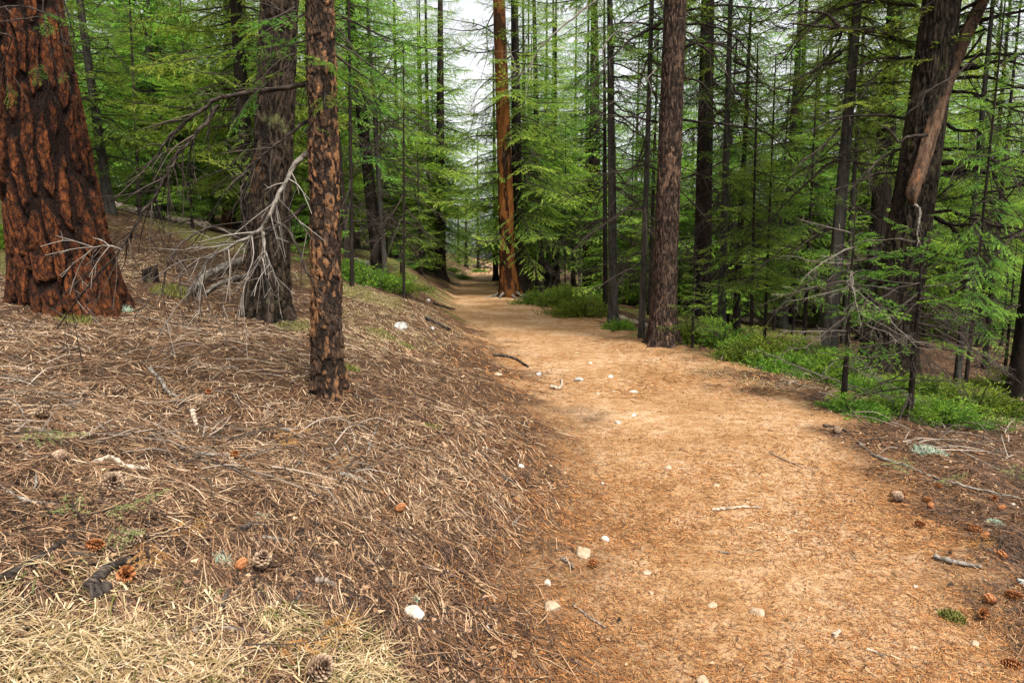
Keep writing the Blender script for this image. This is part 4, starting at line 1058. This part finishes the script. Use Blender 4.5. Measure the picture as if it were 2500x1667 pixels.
g = Geo(); top = np.array(Vs[-1]); g.add(np.vstack([top, top.mean(0) - [0, 0, .01]]), T=[(j, (j + 1) % 22, 22) for j in range(22)], a=.5, b=.7)
link('cut_face', g.mesh('stump_cut', [M_STICK], origin=q), o)

ST = 'sticks lying on the litter'
for k, (pts, r, m, lab) in enumerate([
    ([(365, 905), (395, 935), (408, 960), (432, 972)], .016, M_DEAD, 'pale crooked stick lying left of the flaky tree'),
    ([(470, 1010), (475, 1028), (480, 1045)], .018, M_LOGPALE, 'short pale split wood piece below the crooked stick'),
    ([(690, 1052), (715, 1062), (738, 1076)], .014, M_DEAD, 'short grey stick with a cut end below the flaky tree'),
    ([(800, 1125), (840, 1098), (875, 1082), (900, 1070)], .009, M_STICK, 'thin brown stick pointing up the bank right of the flaky tree'),
    ([(898, 1104), (912, 1066), (925, 1030)], .010, M_DEAD, 'whitish slender stick lying steeply beside the thin brown stick'),
    ([(475, 1112), (560, 1118), (600, 1118), (650, 1105)], .011, M_DEAD, 'long grey stick lying level in mid litter'),
    ([(232, 1138), (270, 1126), (310, 1146), (362, 1152)], .015, M_LOGPALE, 'forked bleached stick above the big brown cone'),
    ([(48, 1092), (75, 1125), (88, 1165), (82, 1222)], .007, M_DEAD, 'bent white twig near the picture edge'),
    ([(0, 1190), (40, 1220), (90, 1232), (145, 1240)], .010, M_DEAD, 'grey branching stick left of the green fallen sprig'),
    ([(0, 1420), (60, 1392), (130, 1350), (205, 1298)], .013, M_LIMB, 'dark forked branch rising from the picture edge over the litter'),
    ([(60, 1345), (150, 1352), (260, 1370), (372, 1385)], .008, M_LIMB, 'long thin black twig lying under the orange sprig'),
    ([(215, 1455), (250, 1415), (280, 1395), (335, 1382)], .022, M_TWIG, 'thick dark knobbly stick curving beside the orange cone'),
    ([(0, 1522), (45, 1512), (98, 1502)], .010, M_TWIG, 'dark stick end poking in above the dry grass'),
    ([(225, 1470), (250, 1462), (262, 1448)], .030, M_TWIG, 'stubby dark wood knot on the litter'),
    ([(585, 1300), (620, 1286), (650, 1295)], .013, M_TWIG, 'curved dark bark stick in the centre of the litter'),
    ([(640, 1318), (680, 1322), (720, 1330)], .010, M_STICK, 'brown stick beside the curved dark one'),
    ([(710, 1492), (730, 1462), (748, 1432)], .012, M_TWIG, 'forked grey twig pointing up the slope'),
    ([(770, 1425), (795, 1428), (818, 1438)], .016, M_STICK, 'short stick with broken pale end left of the white stone'),
    ([(465, 1548), (520, 1540), (600, 1548), (655, 1560)], .010, M_STICK, 'long stick lying across the lower litter'),
    ([(540, 1492), (552, 1465), (562, 1442)], .012, M_TWIG, 'little black stick leaning among needles'),
    ([(832, 1162), (865, 1172), (895, 1185)], .014, M_DEAD, 'grey short stick on the bank above the bare soil'),
    ([(1178, 1095), (1200, 1102), (1224, 1112)], .009, M_LOGPALE, 'pale straight stick on the bank beside the trail'),
    ([(1228, 1168), (1245, 1178), (1258, 1188)], .010, M_TWIG, 'dark short stick below the pale straight one'),
    ([(1040, 1098), (1120, 1150), (1190, 1212), (1262, 1262)], .006, M_STICK, 'long thin root running down the bank to the trail'),
    ([(1252, 1285), (1262, 1272), (1270, 1262)], .010, M_STICK, 'stub of a stick at the thin root end'),
    ([(1372, 1366), (1388, 1380), (1400, 1392)], .011, M_STICK, 'short stick just below the tan rock'),
    ([(1400, 1480), (1440, 1512), (1478, 1535)], .007, M_STICK, 'slender dark stick right of the cracked stone'),
    ([(1345, 948), (1365, 952), (1372, 942), (1370, 930)], .022, M_LOGPALE, 'bleached forked branch lying on the trail edge'),
    ([(1205, 870), (1235, 872), (1260, 880), (1290, 898)], .022, M_TWIG, 'dark root poking out of the bank at the trail edge'),
    ([(1738, 1248), (1780, 1244), (1820, 1240), (1858, 1243)], .010, M_LOGPALE, 'pale worn stick half buried in the middle of the trail'),
    ([(2095, 1085), (2140, 1118), (2210, 1140), (2280, 1170), (2390, 1200), (2510, 1226)], .013, M_DEAD, 'long grey branch lying along the right side of the trail'),
    ([(2010, 1042), (2050, 1048), (2085, 1070)], .014, M_TWIG, 'dark stick with lichen at the trail shoulder'),
    ([(2280, 1365), (2330, 1378), (2395, 1390)], .015, M_DEAD, 'weathered stick on the orange needles by the picture edge'),
    ([(1755, 1350), (1770, 1352), (1783, 1353)], .007, M_STICK, 'small brown stick segment on the pale tread'),
    ([(2115, 1588), (2135, 1595), (2160, 1608)], .007, M_LOGPALE, 'pale sliver of wood low on the trail'),
    ([(2035, 1558), (2042, 1552), (2050, 1546)], .012, M_LOGPALE, 'stubby pale wood chip low on the trail'),
    ([(1040, 780), (1080, 800), (1100, 808)], .03, M_TWIG, 'dark root by the bank where the trail narrows'),
    ([(1060, 745), (1085, 752), (1110, 758)], .035, M_TWIG, 'dead branch tip sticking out over the far trail'),
    ([(1880, 1105), (1895, 1115), (1930, 1130), (1960, 1142)], .006, M_DEAD, 'thin twig lying on the orange trail shoulder'),
]):
    log('stick', lab, 'stick', pts, r, r * .55, m, 20 + k, ST, sides=7, lift=.9)

# ------------------------------------------------------------------ stones
def ico():
    import bmesh
    bm = bmesh.new(); bmesh.ops.create_icosphere(bm, subdivisions=3, radius=1)
    V = np.array([v.co[:] for v in bm.verts]); T = np.array([[v.index for v in f.verts] for f in bm.faces]); bm.free(); return V, T
ICV, ICT = ico()
def stone(u, v, w, h, mat, label, seed, rot=0.0, sink=.52, deep=.8):
    w *= .86; h *= .86
    q, dq = at(u, v + h * .35); rng = np.random.default_rng(seed)
    n = rng.normal(size=(16, 3)); n /= np.linalg.norm(n, axis=1)[:, None]; dd = rng.uniform(.62, 1.0, 16)
    k = ICV @ n.T; r = np.where(k > .05, dd[None] / np.maximum(k, .05), 9).min(1); r = np.minimum(r, 1.15)
    V = ICV * r[:, None]; V = V + ICV * (.07 * (fbm(V[:, 0] * 3 + seed, V[:, 1] * 3 + V[:, 2] * 2.2, seed, 4) - .5))[:, None]
    V = V * np.array([w / 2, w / 2 * deep, h * .62]) / F * dq
    V = V @ rotz(rot).T; V[:, 2] += h * (.62 - sink) / F * dq
    g = Geo(); g.add(V, T=ICT)
    return link('stone', g.mesh('stone', [mat], smooth=False), None, q, label=label, category='stone', group='stones on and beside the trail')
for k, a in enumerate([
    (1013, 1490, 70, 46, M_WHITE, 'large white stone low on the needle bank', .2), (1422, 1342, 52, 44, M_TAN, 'blocky tan rock at the left trail edge', .9),
    (1347, 1478, 54, 34, M_TAN, 'cracked cream stone set in litter beside the trail', .3), (1337, 1420, 30, 20, M_WHITE, 'small white stone between tan rock and cracked stone', .6),
    (1478, 1314, 30, 14, M_WHITE, 'flat white stone right of the blocky tan rock', .5), (1578, 1396, 32, 10, M_TAN, 'flat half-buried stone on the pale tread', .1),
    (1590, 1446, 16, 14, M_TAN, 'little cream stone under the flat half-buried one', .1), (1850, 1490, 44, 22, M_TAN, 'long grey stone wedge on the right of the tread', 1.1),
    (1740, 1474, 32, 14, M_TAN, 'brown stone with dark lower edge on the tread', .1), (1718, 1660, 44, 30, M_TAN, 'white stone cut by the bottom of the picture', .2),
    (1548, 955, 26, 10, M_WHITE, 'flat white stone in the middle of the distant tread', .1), (1490, 918, 22, 9, M_WHITE, 'white pebble upslope of the flat white stone', .4),
    (1415, 925, 34, 14, M_GREYST, 'grey stone at the trail edge beside the bleached branch', .3), (1315, 912, 22, 12, M_GREYST, 'round grey stone under the bank', .3),
    (1216, 912, 30, 12, M_TAN, 'pale stone stuck in the bank', .3), (1508, 1030, 18, 10, M_WHITE, 'white pebble in mid trail nearest the left bank', .2),
    (1548, 1012, 16, 9, M_WHITE, 'white pebble just above its twin in mid trail', .3), (1272, 1136, 24, 14, M_WHITE, 'white stone on the bank beside the pale straight stick', .5),
    (1378, 1153, 20, 9, M_TAN, 'tan pebble at the foot of the bank', .3), (1628, 1140, 30, 13, M_TAN, 'cream stone with a ridge in mid trail', .1),
    (1748, 1182, 26, 13, M_TAN, 'pointed tan stone right of the ridged cream stone', .4), (1470, 1178, 14, 8, M_WHITE, 'tiny white pebble left of the ridged cream stone', .2),
    (980, 795, 46, 26, M_GREYST, 'speckled grey boulder lying on the bank', .3), (1045, 732, 14, 10, M_GREYST, 'grey stone far up the bank near the bend', .1),
    (240, 1078, 18, 14, M_WHITE, 'white chip lying in the litter left of centre', .2), (1190, 1534, 14, 16, M_GREYST, 'small grey pebble right of the large white stone', .2),
    (1498, 955, 14, 8, M_TAN, 'tan pebble left of the flat white distant stone', .2), (1460, 960, 20, 9, M_TAN, 'low tan stone near the bleached forked branch', .2),
    (2380, 1568, 34, 12, M_TAN, 'pale flat stone low on the orange shoulder', .3), (2490, 1416, 26, 18, M_GREYST, 'dark stone at the right picture edge', .1),
    (1055, 800, 20, 10, M_GREYST, 'small stone beside the speckled boulder', .1), (2475, 1232, 18, 12, M_WHITE, 'white pebble under the long grey branch end', .1),
    (2235, 1430, 12, 8, M_WHITE, 'lone white pebble on the right tread', .1), (1440, 885, 14, 7, M_WHITE, 'far white pebble near the bank root', .1)]):
    stone(*a[:6], seed=900 + k, rot=a[6] * 3)

# ------------------------------------------------------------------ cones
def cone_geo(seed, L, R, rows, per, open_, mat):
    rng = np.random.default_rng(seed); g = Geo()
    t = np.linspace(0, 1, 8); tube(g, np.stack([t * 0, t * 0, t * L], -1), R * .45 * np.sin(np.clip(t * 2.9 + .15, 0, 3.1)) + .001, 8, a=.05)
    for i_ in range(rows):
        f = (i_ + .3) / rows; rad = R * (math.sin(min(f * 2.5 + .55, 3.0))) ** .8
        for j in range(per):
            a = 6.283 * (j / per) + i_ * 1.05 + rng.normal(0, .08); c, s = math.cos(a), math.sin(a)
            o_ = np.array([c, s, 0]); sd = np.array([-s, c, 0]); z = f * L
            r0 = o_ * rad * .3 + [0, 0, z]; tip = o_ * rad * rng.uniform(.9, 1.08) + [0, 0, z + open_ * L / rows * rng.uniform(.8, 1.6)]
            mid = (r0 + tip) / 2; w = rad * 3.0 / per * 2.0
            V = np.array([r0, mid + sd * w * .55 - [0, 0, .1 * w], tip + sd * w * .25, tip - sd * w * .25, mid - sd * w * .55 - [0, 0, .1 * w], tip + np.array([0, 0, .22 * w]) + o_ * .08 * w, mid + np.array([0, 0, .35 * w])])
            g.add(V, T=[(0, 1, 6), (1, 2, 6), (2, 5, 6), (5, 3, 6), (3, 4, 6), (4, 0, 6), (0, 4, 1), (1, 4, 3), (1, 3, 2), (2, 3, 5)], a=np.array([.1, .35, .9, .9, .35, 1.0, .45]) * rng.uniform(.8, 1.1))
    return g.mesh('cone', [mat])
CONEB = [cone_geo(1, .085, .040, 9, 9, 1.6, M_CONEB), cone_geo(2, .075, .033, 9, 8, 1.0, M_CONEB)]
CONEO = [cone_geo(3, .070, .021, 9, 7, 1.1, M_CONEO), cone_geo(4, .060, .024, 8, 7, 1.3, M_CONEO)]
for k, (u, v, s, lib, az, tl, lab) in enumerate([
    (265, 1198, 1.0, CONEB, .4, 1.1, 'big open brown cone in the middle of the left litter'), (90, 1028, .95, CONEB, 1.2, 1.0, 'open brown cone near the upper left litter'),
    (160, 1135, .7, CONEB, 2.0, 1.3, 'small dark cone between the two big brown cones'), (222, 975, .95, CONEB, 3.0, 1.4, 'reddish open cone below the huge pine'),
    (275, 966, .8, CONEB, 1.0, 1.3, 'dark cone beside the reddish open one'), (480, 1000, .85, CONEB, 4.0, 1.2, 'brown cone left of the flaky tree foot'),
    (212, 1345, 1.0, CONEO, .6, 1.4, 'orange cone under the green fallen sprig'), (305, 1408, 1.15, CONEO, .3, 1.5, 'long orange cone resting against the dark stick'),
    (335, 1318, .75, CONEB, .1, 1.4, 'tiny black cone right of the green sprig'), (636, 1398, .95, CONEB, .4, .5, 'dark upright cone beside the pale wood chip'),
    (580, 1405, 1.0, CONEO, 1.5, 1.5, 'gnawed orange cone in the lower litter'), (566, 1120, .75, CONEO, .5, 1.2, 'orange cone resting on the level grey stick'),
    (965, 1258, .9, CONEO, 1.2, 1.4, 'orange cone low on the bank between bank and soil'), (1460, 1384, .75, CONEO, 2.4, 1.5, 'small orange cone right of the blocky tan rock'),
    (760, 1655, .95, CONEB, .5, 1.0, 'brown cone cut by the bottom edge'), (502, 965, .8, CONEO, .5, 1.4, 'orange cone by the flaky tree on its left'),
    (2170, 1212, .9, CONEO, .5, 1.4, 'orange cone leftmost of the cluster under the grey branch'), (2208, 1218, .9, CONEO, 2.5, 1.3, 'orange cone in the middle of the cluster'),
    (2200, 1232, .85, CONEB, 1.5, 1.2, 'dark cone in the orange cluster'), (2250, 1228, .8, CONEO, 3.5, 1.4, 'orange cone rightmost of the cluster'),
    (2232, 1283, .85, CONEO, .2, 1.5, 'orange cone just below the cluster'), (2270, 1248, .75, CONEO, 1.2, 1.4, 'orange cone by the bent white twig right of the trail'),
    (2398, 1302, 1.0, CONEO, 2.2, 1.5, 'red-orange cone on bare soil near the right edge'), (2392, 1322, .85, CONEO, .9, 1.3, 'pale orange cone touching the red-orange one'),
    (2435, 1250, .8, CONEO, .9, 1.5, 'orange cone close under the grey branch far end'), (2462, 1372, .9, CONEO, 1.9, 1.3, 'orange cone near the dark edge stone'),
    (2450, 1458, .95, CONEO, .3, 1.4, 'lower orange cone beneath the edge stone'), (2432, 1484, .85, CONEO, 1.6, 1.5, 'orange cone lying just below it on the shoulder'),
    (2405, 1502, .9, CONEO, 2.6, 1.5, 'orange cone lowest of the right edge row'), (2430, 1222, .7, CONEO, 2.6, 1.5, 'small orange cone above the bare soil patch'),
    (2035, 1062, .9, CONEB, 1.0, 1.3, 'dark cone by the lichen stick on the shoulder'), (2300, 1195, .7, CONEO, 2.2, 1.4, 'little orange cone touching the long grey branch'),
    (2495, 1640, 1.0, CONEO, 2.2, 1.4, 'orange cone in the bottom right corner')]):
    q, _ = at(u, v); me = lib[k % 2]
    o = link('pine_cone', me, None, (q[0], q[1], q[2] + .022), label=lab, category='cone', group='cones on the litter')
    o.rotation_euler = (tl, 0, az * 2.1); o.scale = (s, s, s)

# ------------------------------------------------------------------ fallen sprigs
def sprig(u, v, s, az, mat, lab, k, cat='sprig'):
    q, _ = at(u, v); g = Geo(); g.put(BRFINE[k % 5], rotz(az) @ roty(-.12) @ rotx(.2 * (k % 3 - 1)) * s, (0, 0, .05))
    link('fallen_sprig', g.mesh('fallen_sprig', [M_TWIG, mat]), None, q, label=lab, category=cat, group='fallen fir sprigs')
sprig(205, 1290, .30, .5, M_GREENNEEDLE, 'olive green fallen sprig above the orange one', 0); sprig(205, 1300, .26, 2.3, M_GREENNEEDLE, 'olive sprig pointing left beside its green twin', 1)
sprig(255, 1320, .22, -.5, M_GREENNEEDLE, 'faded sprig drooping right of the green ones', 2); sprig(365, 1340, .27, -1.1, M_DEADNEEDLE, 'orange dead sprig in the lower left litter', 3)
sprig(375, 1342, .22, .7, M_DEADNEEDLE, 'yellow-orange sprig behind the orange dead one', 1); sprig(660, 1075, .30, -.4, M_DEADNEEDLE, 'golden dead sprig below the flaky tree', 0)
sprig(700, 1085, .24, -1.2, M_DEADNEEDLE, 'golden sprig curling down beside its twin', 2); sprig(10, 1085, .32, .3, M_GREENNEEDLE, 'green sprig at the left picture edge', 4)
sprig(600, 1615, .3, .2, M_DEADNEEDLE, 'rusty sprig low near the bottom', 3); sprig(775, 1590, .25, 1.2, M_DEADNEEDLE, 'yellow sprig standing at the lower bank', 4)
sprig(815, 1165, .18, 1.5, M_DEADNEEDLE, 'small golden sprig by the grey short stick', 1); sprig(2150, 1155, .3, .4, M_GREENNEEDLE, 'yellow-green sprig beside the long grey branch', 2)
sprig(2260, 1190, .3, .0, M_GREENNEEDLE, 'faded sprig under the long grey branch', 0); sprig(2390, 1365, .26, .9, M_DEADNEEDLE, 'golden sprig by the weathered stick', 3)
sprig(2480, 1190, .35, .9, M_GREENNEEDLE, 'pale sprig near the right edge above the branch', 1)

# ------------------------------------------------------------------ moss and lichen tufts
def tuft(u, v, R, Hh, mat, lab, seed, n=260, name='moss_tuft', cat='moss'):
    q, _ = at(u, v); rng = np.random.default_rng(seed); g = Geo()
    a = rng.random(n) * 6.3; rr = R * np.sqrt(rng.random(n)); b = np.stack([rr * np.cos(a), rr * np.sin(a), 0 * a], -1)
    b[:, 2] = ground(b[:, 0] + q[0], b[:, 1] + q[1]) - q[2]
    dd = rng.normal(0, .6, (n, 3)); dd[:, 2] = np.abs(dd[:, 2]) + .5; dd /= np.linalg.norm(dd, axis=1)[:, None]
    diamonds(g, b, dd, rng.normal(size=(n, 3)), Hh * (1.1 - .6 * rr / R) * rng.uniform(.5, 1.3, n), .008, rng.random(n), m=0)
    link(name, g.mesh(name, [mat]), None, q, label=lab, category=cat)
for k, (u, v, R, Hh, m, lab) in enumerate([(185, 785, .16, .07, M_MOSS, 'yellow-green moss patch under the huge pine'), (300, 758, .09, .08, M_LICHEN, 'grey-green lichen clump right of the huge pine foot'), (215, 755, .08, .08, M_MOSS, 'green moss clump at the huge pine foot'),
        (720, 800, .25, .06, M_MOSS, 'mossy patch left of the flaky tree'), (420, 715, .22, .10, M_MOSS, 'moss and herbs beside the gnarled branch'), (545, 1372, .035, .03, M_LICHEN, 'pale green lichen puff in the lower litter'),
        (640, 1265, .03, .02, M_LICHEN, 'pale lichen crumb in mid litter'), (1013, 1466, .02, .02, M_LICHEN, 'lichen crumb on top of the large white stone'), (1055, 1048, .07, .03, M_MOSS, 'lichen-covered twig clump on the upper bank'),
        (850, 900, .1, .06, M_MOSS, 'moss cushion right of the flaky tree foot'), (990, 845, .12, .05, M_MOSS, 'moss dot on the bank by the speckled boulder'), (930, 815, .2, .05, M_MOSS, 'mossy strip above the speckled boulder'),
        (2270, 1105, .12, .06, M_LICHEN, 'grey-green lichen clump behind the long branch'), (2425, 1280, .05, .03, M_LICHEN, 'pale lichen scrap near the red-orange cone'), (2325, 1510, .05, .04, M_MOSS, 'yellow tuft on the right shoulder')]):
    tuft(u, v, R, Hh, m, lab, 1200 + k, n=int(200 + 3000 * R))

# ------------------------------------------------------------------ litter: needles, chips, dry grass
def strips(g, x, y, az, ln, wd, curve, lift, tint, rng, tilt=.35, m=0, short=False):
    n = len(x); dx, dy = np.cos(az), np.sin(az); px, py = -dy, dx
    pts = []
    for f in (-.5, 0.0, .5):
        X = x + dx * ln * f + px * curve * ln * (.25 - f * f) ; Y = y + dy * ln * f + py * curve * ln * (.25 - f * f)
        pts.append(np.stack([X, Y, ground(X, Y) + .003], -1))
    za, zb = lift * rng.random(n), lift * rng.random(n)
    pts[0][:, 2] += za; pts[2][:, 2] += zb; pts[1][:, 2] += (za + zb) * .6
    ti = rng.normal(0, tilt, n); w = np.stack([px * np.cos(ti), py * np.cos(ti), np.sin(ti)], -1) * (wd * .5)[:, None]
    if short:
        V = np.stack([pts[0] - w * .8, pts[0] + w * .8, pts[2] + w * .8, pts[2] - w * .8], 1).reshape(-1, 3)
        g.add(V, Q=np.arange(4 * n).reshape(-1, 4), a=np.repeat(tint, 4), m=m); return
    V = np.stack([pts[0] - w * .7, pts[0] + w * .7, pts[1] - w, pts[1] + w, pts[2] - w * .5, pts[2] + w * .5], 1).reshape(-1, 3)
    k = np.arange(n)[:, None] * 6
    Q = np.concatenate([k + np.array([[0, 1, 3, 2]]), k + np.array([[2, 3, 5, 4]])])
    g.add(V, Q=Q, a=np.repeat(tint, 6), m=m)

rng = np.random.default_rng(42)
def sample(n, dmin, dmax, umin, umax):
    """Points spread evenly over the picture's ground between two depths."""
    d = 1 / rng.uniform(1 / dmax, 1 / dmin, n) if True else 0
    if n > 1: d = d[rng.random(n) < sstep(dmin, dmin * 1.25, d) * sstep(dmax, dmax * .72, d)]
    u = rng.uniform(umin, umax, len(d))
    return (u - 1250) / F * d, d
g = Geo()
for n, dm, dM, w0, l0 in ((84000, 1.5, 4.2, .0029, .15), (105000, 2.8, 8.6, .0033, .14), (75000, 6.0, 19, .0055, .15)):
    x, y = sample(n, dm, dM, -250, 2700); n = len(x)
    keep = (trail_mask(x, y) < rng.random(n) * .55)
    right = x > trail_r(y) - .3
    keep &= ~right | (rng.random(n) < np.where(y > 6, .6, .7))
    thin = sstep(1.5, .1, trail_l(y) - x) * (x < trail_l(y) + 1)
    keep &= rng.random(n) > thin * .92
    bare = sstep(.62, .70, fbm(x * 1.7, y * 1.7, 91, 3)); keep &= rng.random(n) > bare * .7
    x, y = x[keep], y[keep]; n = len(x)
    az = rng.random(n) * math.pi
    down = (trail_l(y) - x < 1.6) & (rng.random(n) < .55) & (x < trail_l(y) + .5); az = np.where(down, math.radians(118) + rng.normal(0, .45, n), az)
    patch = fbm(x * 1.1, y * 1.1, 51, 3) - .5
    tint = np.clip(rng.beta(1.0, 1.2, n) * 1.0 + patch * .8 + .06, 0, 1)
    tint = np.where(x > trail_r(y) - .3, np.clip(tint * .62, 0, 1), tint)
    strips(g, x, y, az, l0 * rng.uniform(.45, 1.2, n), w0 * rng.uniform(.7, 1.5, n), rng.normal(0, .20, n), .016, tint, rng)
link('pine_needle_litter', g.mesh('pine_needle_litter', [M_LITTER]), kind='stuff', label='brown and straw pine needle litter covering the bank', category='litter')

# finer crumbs and bark flakes, and the orange chips of the tread
g = Geo()
for n, dm, dM, w0, l0 in ((80000, 1.5, 4.4, .0026, .026), (80000, 3.0, 10, .0040, .034), (45000, 6.5, 28, .009, .055)):
    x, y = sample(n, dm, dM, 700, 2700); n = len(x)
    tm = trail_mask(x, y); dens = sstep(.40, .66, fbm(x * 1.6, y * 1.6, 23, 4)) * .75 + .15
    edge = np.clip(1.3 - np.abs(x - trail_r(y) + .25) / 1.1, 0, 1); dens = np.clip(dens + edge * .7, 0, 1)
    edl = np.clip(1.3 - np.abs(x - trail_l(y) + .35) / .9, 0, 1); keep = (rng.random(n) < np.maximum(dens, edl)) & (rng.random(n) < np.maximum(np.maximum(tm, edl * .9), np.maximum(edge, .25)))
    x, y, edge, edl = x[keep], y[keep], edge[keep], edl[keep]; n = len(x)
    tint = np.clip(rng.beta(2, 2, n) * 1.05 - edge * .16 - edl * .25, 0, 1)
    strips(g, x, y, rng.random(n) * math.pi, l0 * rng.uniform(.4, 1.5, n), w0 * rng.uniform(.6, 1.6, n), rng.normal(0, .3, n), .006, tint, rng, tilt=.25, short=True)
link('trail_chips', g.mesh('trail_chips', [M_CHIPS]), kind='stuff', label='orange needle fragments and wood crumbs strewn over the trail', category='litter')

# bark flakes and small wood crumbs through the litter
g = Geo()
for n, dm, dM, w0, l0 in ((30000, 1.75, 4.0, .0030, .035), (30000, 3.6, 9, .0048, .045)):
    x, y = sample(n, dm, dM, -250, 2700); n = len(x); keep = rng.random(n) > np.minimum(trail_mask(x, y) * 2, .95); x, y = x[keep], y[keep]; n = len(x)
    strips(g, x, y, rng.random(n) * math.pi, l0 * rng.uniform(.3, 1.4, n), w0 * rng.uniform(.6, 2.2, n), rng.normal(0, .3, n), .016, np.clip(rng.beta(1.2, 2.2, n), 0, 1), rng, short=True)
x, y = sample(5200, 1.8, 10, -200, 2700); keep = rng.random(len(x)) > np.minimum(trail_mask(x, y) * 3, .97); x, y = x[keep], y[keep]; n = len(x)
z = ground(x, y) + .008; s = rng.uniform(.004, .013, n) * np.clip(y / 3.5, 1, 2); a = rng.random(n) * 6.3
ang = np.array([0, 1.1, 2.2, 3.3, 4.6]); R_ = rng.uniform(.6, 1.2, (n, 5)) * s[:, None]; R_ *= np.array([1.5, .8, 1.1, 1.5, .8])
th = ang[None] + a[:, None]
V = np.stack([x[:, None] + R_ * np.cos(th), y[:, None] + R_ * np.sin(th), z[:, None] + rng.uniform(0, .016, (n, 5))], -1).reshape(-1, 3)
k = np.arange(n)[:, None] * 5
g.add(V, T=np.concatenate([k + np.array([[0, 1, 2]]), k + np.array([[0, 2, 3]]), k + np.array([[0, 3, 4]])]), a=np.repeat(np.clip(rng.random(n) * .85, 0, 1), 5))
link('bark_flakes', g.mesh('bark_flakes', [M_LITTER]), kind='stuff', label='small bark flakes scattered through the needle litter', category='litter')

def grass(centres, name, lab):
    g = Geo()
    for (u, v, R, n, l, green, seed) in centres:
        q, _ = at(u, v); r = np.random.default_rng(seed)
        a = r.random(n) * 6.3; rr = R * np.sqrt(r.random(n)); x = q[0] + rr * np.cos(a); y = q[1] + rr * np.sin(a)
        az = r.normal(-.4 + 1.5 * (seed % 3 - 1), 1.0, n) + np.where(r.random(n) < .35, math.pi, 0); L = l * r.uniform(.5, 1.25, n); bend = r.uniform(.5, 1.3, n)
        d = np.stack([np.cos(az), np.sin(az), 0 * az], -1); sd = np.stack([-np.sin(az), np.cos(az), 0 * az], -1)
        b = np.stack([x, y, ground(x, y) - .005], -1); w = (.0030 * r.uniform(.6, 1.3, n))[:, None]; pts = []
        for f in (0, .33, .66, 1.0):
            h = L * (1.0 * f - .85 * f * f * bend) * .62; o_ = L * (f ** 1.3) * .80
            c = b + d * o_[:, None] + sd * (r.normal(0, .03, n) * f * L)[:, None]; c[:, 2] = np.maximum(b[:, 2] + h, ground(c[:, 0], c[:, 1]) + .008 + .02 * r.random(n)); pts += [c - sd * w * (1.05 - f), c + sd * w * (1.05 - f)]
        V = np.stack(pts, 1).reshape(-1, 3); k = np.arange(n)[:, None] * 8
        Q = np.concatenate([k + np.array([[2 * j, 2 * j + 1, 2 * j + 3, 2 * j + 2]]) for j in range(3)])
        t = np.clip(r.beta(2.4, 1.4, n), .2, 1); t = np.where(r.random(n) < green, r.uniform(0, .2, n), t)
        g.add(V, Q=Q, a=np.repeat(t, 8))
    link(name, g.mesh(name, [M_STRAW]), kind='stuff', label=lab, category='grass')
grass([(40, 1680, .20, 420, .14, .06, 1), (200, 1680, .20, 380, .14, .05, 2), (90, 1610, .18, 160, .13, .05, 3), (330, 1700, .22, 420, .15, .08, 4), (-30, 1580, .20, 300, .15, .06, 5), (440, 1700, .18, 220, .14, .06, 6),
       (700, 1520, .08, 130, .12, .35, 7), (860, 1610, .14, 260, .14, .12, 8), (900, 1670, .12, 220, .13, .15, 9), (180, 1500, .22, 220, .15, .1, 10), (560, 1620, .25, 220, .15, .1, 11), (400, 1520, .22, 160, .15, .1, 12), (655, 1515, .04, 50, .06, .7, 13), (520, 1455, .03, 30, .05, .8, 14)],
      'dry_grass', 'pale straw-coloured dry grass in the lower left corner')
# thin dry grass and green herbs on the far bank
g2 = []
rng = np.random.default_rng(8)
for k in range(120):
    u, v = rng.uniform(820, 1110), rng.uniform(700, 860)
    if u > 840 + (v - 700) * 1.9 + 180: continue
    g2.append((u, v, .22, 40, .13, .12, 300 + k))
for k in range(70): g2.append((rng.uniform(270, 700), rng.uniform(560, 700), .25, 34, .15, .35, 500 + k))
for k in range(60):
    u = rng.uniform(1700, 2500); g2.append((u, 905 + (u - 1700) * .16 + rng.uniform(-25, 25), .25, 40, .16, .3, 600 + k))
grass(g2, 'bank_grass', 'sparse straw grass and herbs on the banks')

# twig litter under the right-hand trees
g = Geo(); rng = np.random.default_rng(12)
for k in range(420):
    u, v = rng.uniform(1650, 2520), 0; v = 880 + (u - 1650) * .22 + rng.uniform(-70, 60)
    x, y = sample(1, 5.0, 14, u, u + 1); q = np.array([x[0], y[0], gz(x[0], y[0])])
    if q[0] < trail_r(q[1]) + .15: continue
    a = rng.random() * 6.3; l = rng.uniform(.12, .55); e = q + np.array([math.cos(a) * l, math.sin(a) * l, 0]); e[2] = gz(e[0], e[1]) + rng.uniform(0, .12); q[2] += rng.uniform(0, .05)
    tube(g, spline([q, (q + e) / 2 + rng.normal(0, .05 * l, 3) + [0, 0, .02], e], 5), np.linspace(.006, .002, 5), 3, a=rng.random(), b=rng.random())
for k in range(260):
    x, y = sample(1, 3.0, 10, -100, 900); q = np.array([x[0], y[0], gz(x[0], y[0])])
    if q[0] > trail_l(q[1]) - .2: continue
    a = rng.random() * 6.3; l = rng.uniform(.1, .4); e = q + np.array([math.cos(a) * l, math.sin(a) * l, 0]); e[2] = gz(e[0], e[1]) + rng.uniform(.01, .09); q[2] += rng.uniform(.005, .03)
    tube(g, spline([q, (q + e) / 2 + rng.normal(0, .06 * l, 3) + [0, 0, .015], e], 5), np.linspace(.005, .002, 5), 3, a=rng.random(), b=rng.random())
link('twig_litter', g.mesh('twig_litter', [M_STICK]), kind='stuff', label='loose dead twigs strewn under the trees on both sides', category='litter')
print('tris', sum(len(me.loops) - 2 * len(me.polygons) for me in bpy.data.meshes if me.users))
